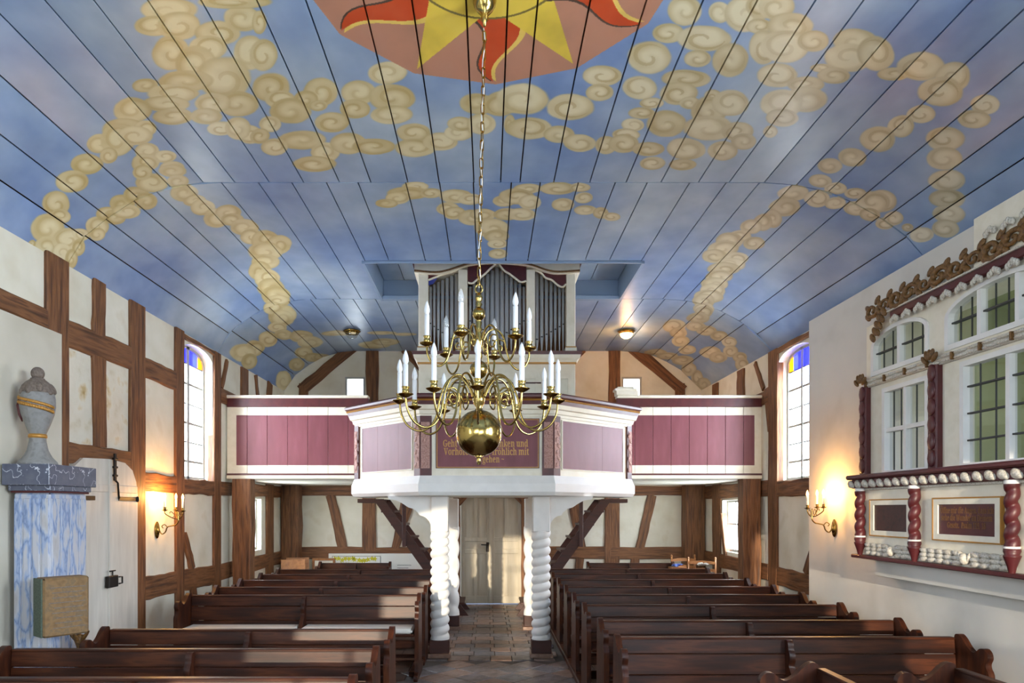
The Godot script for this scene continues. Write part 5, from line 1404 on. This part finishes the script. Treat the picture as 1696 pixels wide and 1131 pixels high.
	for k in 5: ball(shell, Vector3(-0.01, -0.012 * absf(k - 2.0), (k - 2) * 0.022), Vector3(0.016, 0.026, 0.013), 7, 5)
	var shell_mesh := mesh_of(shell)
	for k in 12: put(g, "shell", shell_mesh, M.silvered, Vector3(X - 0.05, 3.352, -4.05 - 0.165 * k))
	for k in 13:
		var d := 4.0 + 0.185 * k
		var sc := begin(); var pts := []; var rad := []
		var big := 1.0 + 0.25 * sin(k * 2.1)
		for j in 22:
			var f := j / 21.0
			var a := f * TAU * 1.35 + (0.0 if k % 2 else PI)
			var rr := lerpf(0.085, 0.012, f) * big
			pts.append(Vector3(-0.02 - 0.015 * sin(f * PI), 0.075 + sin(a) * rr * 0.75, cos(a) * rr * (1.0 if k % 2 else -1.0)))
			rad.append(lerpf(0.020, 0.013, f) * big)
		tube(sc, pts, rad, 7)
		for j in 4: ball(sc, Vector3(-0.025, 0.03 + 0.05 * j * 0.8, 0.075 * (1 if j % 2 else -1)), Vector3(0.016, 0.05, 0.028), 8, 5, Basis(Vector3.RIGHT, 0.9 * (1 if j % 2 else -1)))
		put(g, "acanthus_scroll", sc, M.gilt_carving, Vector3(X - 0.02, 3.43, -d))
	for k in 2:
		var sc := begin()
		for j in 4: ball(sc, Vector3(-0.03, -0.05 * j, -0.035 * j), Vector3(0.018, 0.055, 0.03), 8, 5, Basis(Vector3.RIGHT, -0.7))
		put(g, "acanthus_end", sc, M.gilt_carving, Vector3(X - 0.03, 3.44 - 0.04 * k, -6.02 - 0.07 * k))
	one_box(g, "upper_board", Vector3(X - 0.03, 3.43, -2.6), Vector3(X + 0.05, 3.80, -4.95), M.cream, 0.004)
	for k in 8: put(g, "upper_shell", shell_mesh, M.silvered, Vector3(X - 0.045, 3.64 + 0.01 * (k % 2), -3.6 - 0.165 * k))
	# parapet
	var PX := 3.38
	one_box(g, "parapet_boarding", Vector3(PX, 1.28, -2.7), Vector3(3.66, 1.93, -6.17), M.cream, 0.004)
	one_box(g, "ledge", Vector3(PX - 0.10, 1.965, -2.7), Vector3(3.66, 2.005, -6.27), M.dark_red, 0.012)
	one_box(g, "ledge_band", Vector3(PX - 0.06, 1.885, -2.7), Vector3(3.66, 1.965, -6.235), M.dark_red, 0.006)
	one_box(g, "ledge_moulding", Vector3(PX - 0.02, 1.865, -2.7), Vector3(3.66, 1.888, -6.2), M.silvered, 0.004)
	one_box(g, "foot_rail", Vector3(PX - 0.07, 1.262, -2.7), Vector3(3.66, 1.292, -6.23), M.dark_red, 0.006)
	one_box(g, "underside", Vector3(3.50, 1.10, -2.7), Vector3(3.66, 1.262, -6.17), M.smooth_plaster, 0.004)
	var leaf := begin()
	for k in 3: ball(leaf, Vector3(0, -0.004 * k, 0.012 * (k - 1)), Vector3(0.02, 0.034 - 0.004 * k, 0.042), 10, 6, Basis(Vector3.RIGHT, 0.45))
	var leaf_mesh := mesh_of(leaf)
	for k in 20: put(g, "frieze_leaf", leaf_mesh, M.silvered, Vector3(PX - 0.062, 1.925, -4.05 - 0.115 * k))
	for d in [6.12, 5.34, 4.345]:
		var tc := begin(); twisted(tc, 0.045, 0.46, 1, 0.105, 1.46, 1.86, 1.0, Vector3(PX - 0.045, 0, -d), 16, 8)
		var to := put(g, "twisted_colonnette", tc, M.dark_red)
		var cp := begin(); lathe(cp, [Vector2(0.04, 1.855), Vector2(0.042, 1.862), Vector2(0.042, 1.885), Vector2(0.0, 1.885)], 14, Vector3(PX - 0.045, 0, -d)); put(to, "white_cap", cp, M.white)
		cp = begin(); lathe(cp, [Vector2(0.0, 1.448), Vector2(0.046, 1.448), Vector2(0.046, 1.462), Vector2(0.0, 1.462)], 14, Vector3(PX - 0.045, 0, -d)); put(to, "white_ring", cp, M.white)
		cp = begin(); lathe(cp, [Vector2(0.018, 1.29), Vector2(0.026, 1.33), Vector2(0.048, 1.395), Vector2(0.05, 1.402), Vector2(0.040, 1.408), Vector2(0.048, 1.43), Vector2(0.046, 1.448), Vector2(0.0, 1.448)], 14, Vector3(PX - 0.045, 0, -d)); put(to, "pendant_foot", cp, M.dark_red)
	# painted text panels
	for q in [[5.43, 6.0, 0], [4.475, 5.15, 1]]:
		var pb := one_box(g, "text_panel", Vector3(PX - 0.012, 1.51, -q[0] - 0.04), Vector3(PX + 0.01, 1.745, -q[1] + 0.04), M.step_wood if q[2] == 0 else M.dark_red)
		var fr := begin(); var T := LT(PX)
		for e in [rect(q[0], q[1], 1.735, 1.775), rect(q[0], q[1], 1.475, 1.515), rect(q[0], q[0] + 0.05, 1.515, 1.735), rect(q[1] - 0.05, q[1], 1.515, 1.735)]: prism(fr, e, T, 0.022)
		var fo := put(pb, "panel_frame", fr, M.cream); fo.position = -pb.position
		fr = begin()
		for e in [rect(q[0] - 0.01, q[1] + 0.01, 1.775, 1.785), rect(q[0] - 0.01, q[1] + 0.01, 1.465, 1.475), rect(q[0] - 0.01, q[0], 1.475, 1.775), rect(q[1], q[1] + 0.01, 1.475, 1.775)]: prism(fr, e, T, 0.026)
		fo = put(pb, "gilt_edge", fr, M.gold); fo.position = -pb.position
		if q[2] == 1:
			for l in [["Öffne mir die Augen, dass ich", 1.690], ["sehe die Wunder an Deinem", 1.637], ["Gesetz.  Psalm 119, 18", 1.584]]:
				var LTm := Transform3D(Basis(Vector3(0, 0, 1), Vector3.UP, Vector3(-1, 0, 0)), Vector3(PX - 0.0135, l[1], -(q[0] + q[1]) / 2))
				var lo := lettering(pb, l[0], 0.062, M.faded_gold, LTm, 0.58)
				lo.position -= pb.position
	# leaf garlands under the panels
	var gl := begin()
	for k in 3: ball(gl, Vector3(0, 0.034 * (k - 1), 0), Vector3(0.024, 0.021, 0.058), 8, 5, Basis(Vector3.RIGHT, 0.12 * (k - 1)))
	var gm := mesh_of(gl)
	for q in [[5.41, 6.03], [4.43, 5.26]]:
		var n := int((q[1] - q[0]) / 0.085)
		for k in n + 1:
			if k == n / 2:
				var ft := begin(); ball(ft, Vector3.ZERO, Vector3(0.035, 0.042, 0.035), 10, 7)
				for s in [-1, 1]: ball(ft, Vector3(0, 0.015, 0.045 * s), Vector3(0.014, 0.038, 0.012), 8, 5, Basis(Vector3.RIGHT, 0.4 * s))
				put(g, "garland_fruit", ft, M.silvered, Vector3(PX - 0.03, 1.35, -lerpf(q[0], q[1], float(k) / n)))
			else: put(g, "garland_leaf", gm, M.silvered, Vector3(PX - 0.018, 1.35, -lerpf(q[0], q[1], float(k) / n)))

# ------------------------------------------------------------------ things along the back wall
func build_back_things() -> void:
	for q in [[-3.42, "brown timber post carrying the left end of the gallery"], [3.66, "brown timber post carrying the right end of the gallery"]]:
		var p := thing("gallery_post", q[1], "post", Vector3(q[0], 0, -9.56), 0.0, "posts under the gallery ends")
		timber(p, "shaft", Vector3(0, 0, 0), Vector3(0, 2.12, 0), 0.25, 0.2, Vector3.BACK, M.timber)
	var b := thing("notice_board", "white notice board with a yellow flower print leaning on the back wall", "board", Vector3(-1.96, 0.0, -12.14))
	one_box(b, "board", Vector3(-0.87, 0.0, -0.015), Vector3(0.84, 0.91, 0.01), M.paper)
	one_box(b, "print_ground", Vector3(-0.80, 0.52, 0.01), Vector3(0.05, 0.86, 0.014), M.paper)
	var ln := begin()
	for q in [rect(-0.805, 0.055, 0.86, 0.867), rect(-0.805, 0.055, 0.513, 0.52), rect(-0.805, -0.798, 0.52, 0.859), rect(0.048, 0.055, 0.52, 0.859)]: prism(ln, q, Transform3D(Basis.IDENTITY, Vector3(0, 0, 0.012)), 0.004)
	put(b, "print_border", ln, M.lead)
	var yellow := plain(srgb(206, 196, 44), 0.8)
	for k in 26:
		var st := begin()
		var c := Vector2(-0.74 + 0.058 * (k % 13) + rng.randf_range(-0.015, 0.015), 0.80 - 0.10 * (k / 13) + rng.randf_range(-0.025, 0.025))
		var star := PackedVector2Array()
		for j in 10: star.append(c + Vector2.from_angle(TAU * j / 10 + k) * (0.052 if j % 2 else 0.024))
		prism(st, star, Transform3D(Basis.IDENTITY, Vector3(0, 0, 0.0145)), 0.001)
		put(b, "printed_flower", st, yellow)
	for k in 4:
		var st := begin(); prism(st, rect(0.35, 0.60 - 0.05 * k, 0.70 - 0.05 * k, 0.708 - 0.05 * k), Transform3D(Basis.IDENTITY, Vector3(0, 0, 0.011)), 0.001); put(b, "printed_line", st, M.lead)
	var i := 0
	for q in [[-3.2, "orange-brown bent plywood chair in the left back corner, front one"], [-3.26, "orange-brown bent plywood chair in the left back corner, half hidden one"]]:
		var c := thing("plywood_chair", q[1], "chair", Vector3(q[0], 0, -11.2 - 0.5 * i), 0.25, "plywood chairs in the back corner")
		var st := begin(); var prof := []
		var shellp := smooth2([Vector2(-0.16, 0.86), Vector2(-0.14, 0.70), Vector2(-0.11, 0.55), Vector2(-0.06, 0.46), Vector2(0.10, 0.44), Vector2(0.26, 0.45)], 4)
		for k in shellp.size() - 1:
			var a := shellp[k]; var d := shellp[k + 1]
			for s in 6:
				var x0 := -0.19 + 0.38 * s / 6.0; var x1 := -0.19 + 0.38 * (s + 1) / 6.0
				var bend := func(x: float, p: Vector2) -> Vector3: return Vector3(x, p.y, p.x + x * x * (0.9 if p.y > 0.5 else 0.0))
				quad(st, bend.call(x0, a), bend.call(x1, a), bend.call(x1, d), bend.call(x0, d))
				quad(st, bend.call(x0, a) - Vector3(0, 0, 0.012), bend.call(x0, d) - Vector3(0, 0.012, 0.012), bend.call(x1, d) - Vector3(0, 0.012, 0.012), bend.call(x1, a) - Vector3(0, 0, 0.012))
		put(c, "shell", st, M.oak)
		for sx in [-0.17, 0.17]:
			for sz in [-0.10, 0.22]:
				st = begin(); tube(st, [Vector3(sx, 0.44, sz), Vector3(sx * 1.1, 0.0, sz * 1.15)], 0.013, 7); put(c, "leg", st, M.iron)
		i += 1
	i = 0
	for q in [[3.46, 0.55, -11.35, "pale ladder-back chair standing in front of the right corner post"], [3.52, -0.5, -10.75, "ladder-back chair nearer the small right window, partly behind a pew"]]:
		var c := thing("ladder_back_chair", q[3], "chair", Vector3(q[0] - 0.12, 0, q[2]), q[1] * 0.3, "ladder-back chairs in the right back corner")
		for s in [-0.21, 0.21]:
			var st := begin(); tube(st, [Vector3(s, 0, -0.18), Vector3(s, 0.45, -0.18), Vector3(s, 0.90, -0.21)], 0.016, 8); ball(st, Vector3(s, 0.91, -0.21), Vector3(0.018, 0.022, 0.018), 8, 6); put(c, "back_post", st, M.oak)
			st = begin(); tube(st, [Vector3(s, 0, 0.2), Vector3(s, 0.45, 0.2)], 0.016, 8); put(c, "leg", st, M.oak)
			st = begin(); tube(st, [Vector3(s, 0.2, -0.18), Vector3(s, 0.2, 0.2)], 0.010, 6); put(c, "stretcher", st, M.oak)
		for yy in [0.60, 0.72, 0.84]:
			var sl := smooth2([Vector2(-0.21, yy - 0.025), Vector2(-0.1, yy - 0.02), Vector2(0, yy - 0.02), Vector2(0.1, yy - 0.02), Vector2(0.21, yy - 0.025)], 2)
			sl.append_array(PackedVector2Array([Vector2(0.21, yy + 0.015), Vector2(0.1, yy + 0.03), Vector2(0, yy + 0.035), Vector2(-0.1, yy + 0.03), Vector2(-0.21, yy + 0.015)]))
			var st := begin(); prism(st, sl, Transform3D(Basis.IDENTITY, Vector3(0, 0, -0.20)), 0.012); put(c, "slat", st, M.oak)
		one_box(c, "seat", Vector3(-0.22, 0.44, -0.19), Vector3(0.22, 0.47, 0.22), M.oak, 0.008)
		i += 1
	var pf := thing("wooden_frame", "small empty wooden frame leaning behind the rear left pews", "frame", Vector3(-2.87, 0, -11.95))
	for q in [[-0.2, 0.2, 0.80, 0.84], [-0.2, 0.2, 0.30, 0.34]]: one_box(pf, "rail", Vector3(q[0], q[2], -0.02), Vector3(q[1], q[3], 0.02), M.oak)
	for q in [[-0.2, -0.16], [0.16, 0.2]]: one_box(pf, "stile", Vector3(q[0], 0.0, -0.02), Vector3(q[1], 0.80, 0.02), M.oak)
	one_box(pf, "panel", Vector3(-0.16, 0.34, -0.012), Vector3(0.16, 0.80, 0.0), M.cream)
	var k3 := 0
	for q in [[3.22, 10.25, M.paper, "crumpled white paper lying on a rear right pew end"], [2.95, 10.64, M.blue_cloth, "small pale blue cloth beside the rear right pews"]]:
		var c := thing("crumpled_paper" if k3 == 0 else "blue_cloth", q[3], "paper" if k3 == 0 else "cloth", Vector3(q[0], 0.835 if k3 == 0 else 0.79, -q[1] + 0.02))
		var st := begin()
		var grid := []
		for a in 6:
			var row := []
			for d in 6: row.append(Vector3((a - 2.5) * 0.03, 0.035 + rng.randf_range(-0.02, 0.03), (d - 2.5) * 0.03))
			grid.append(row)
		for a in 5:
			for d in 5: quad(st, grid[a][d], grid[a + 1][d], grid[a + 1][d + 1], grid[a][d + 1])
		put(c, "sheet", st, q[2])
		k3 += 1
	var cb := thing("folding_trestle", "low wooden trestle holding the pale blue cloth behind the rear right pews", "trestle", Vector3(2.95, 0, -10.62))
	one_box(cb, "top", Vector3(-0.12, 0.77, -0.1), Vector3(0.12, 0.80, 0.1), M.oak)
	for s in [-0.08, 0.08]: one_box(cb, "leg", Vector3(s - 0.015, 0, -0.08), Vector3(s + 0.015, 0.77, 0.08), M.oak)
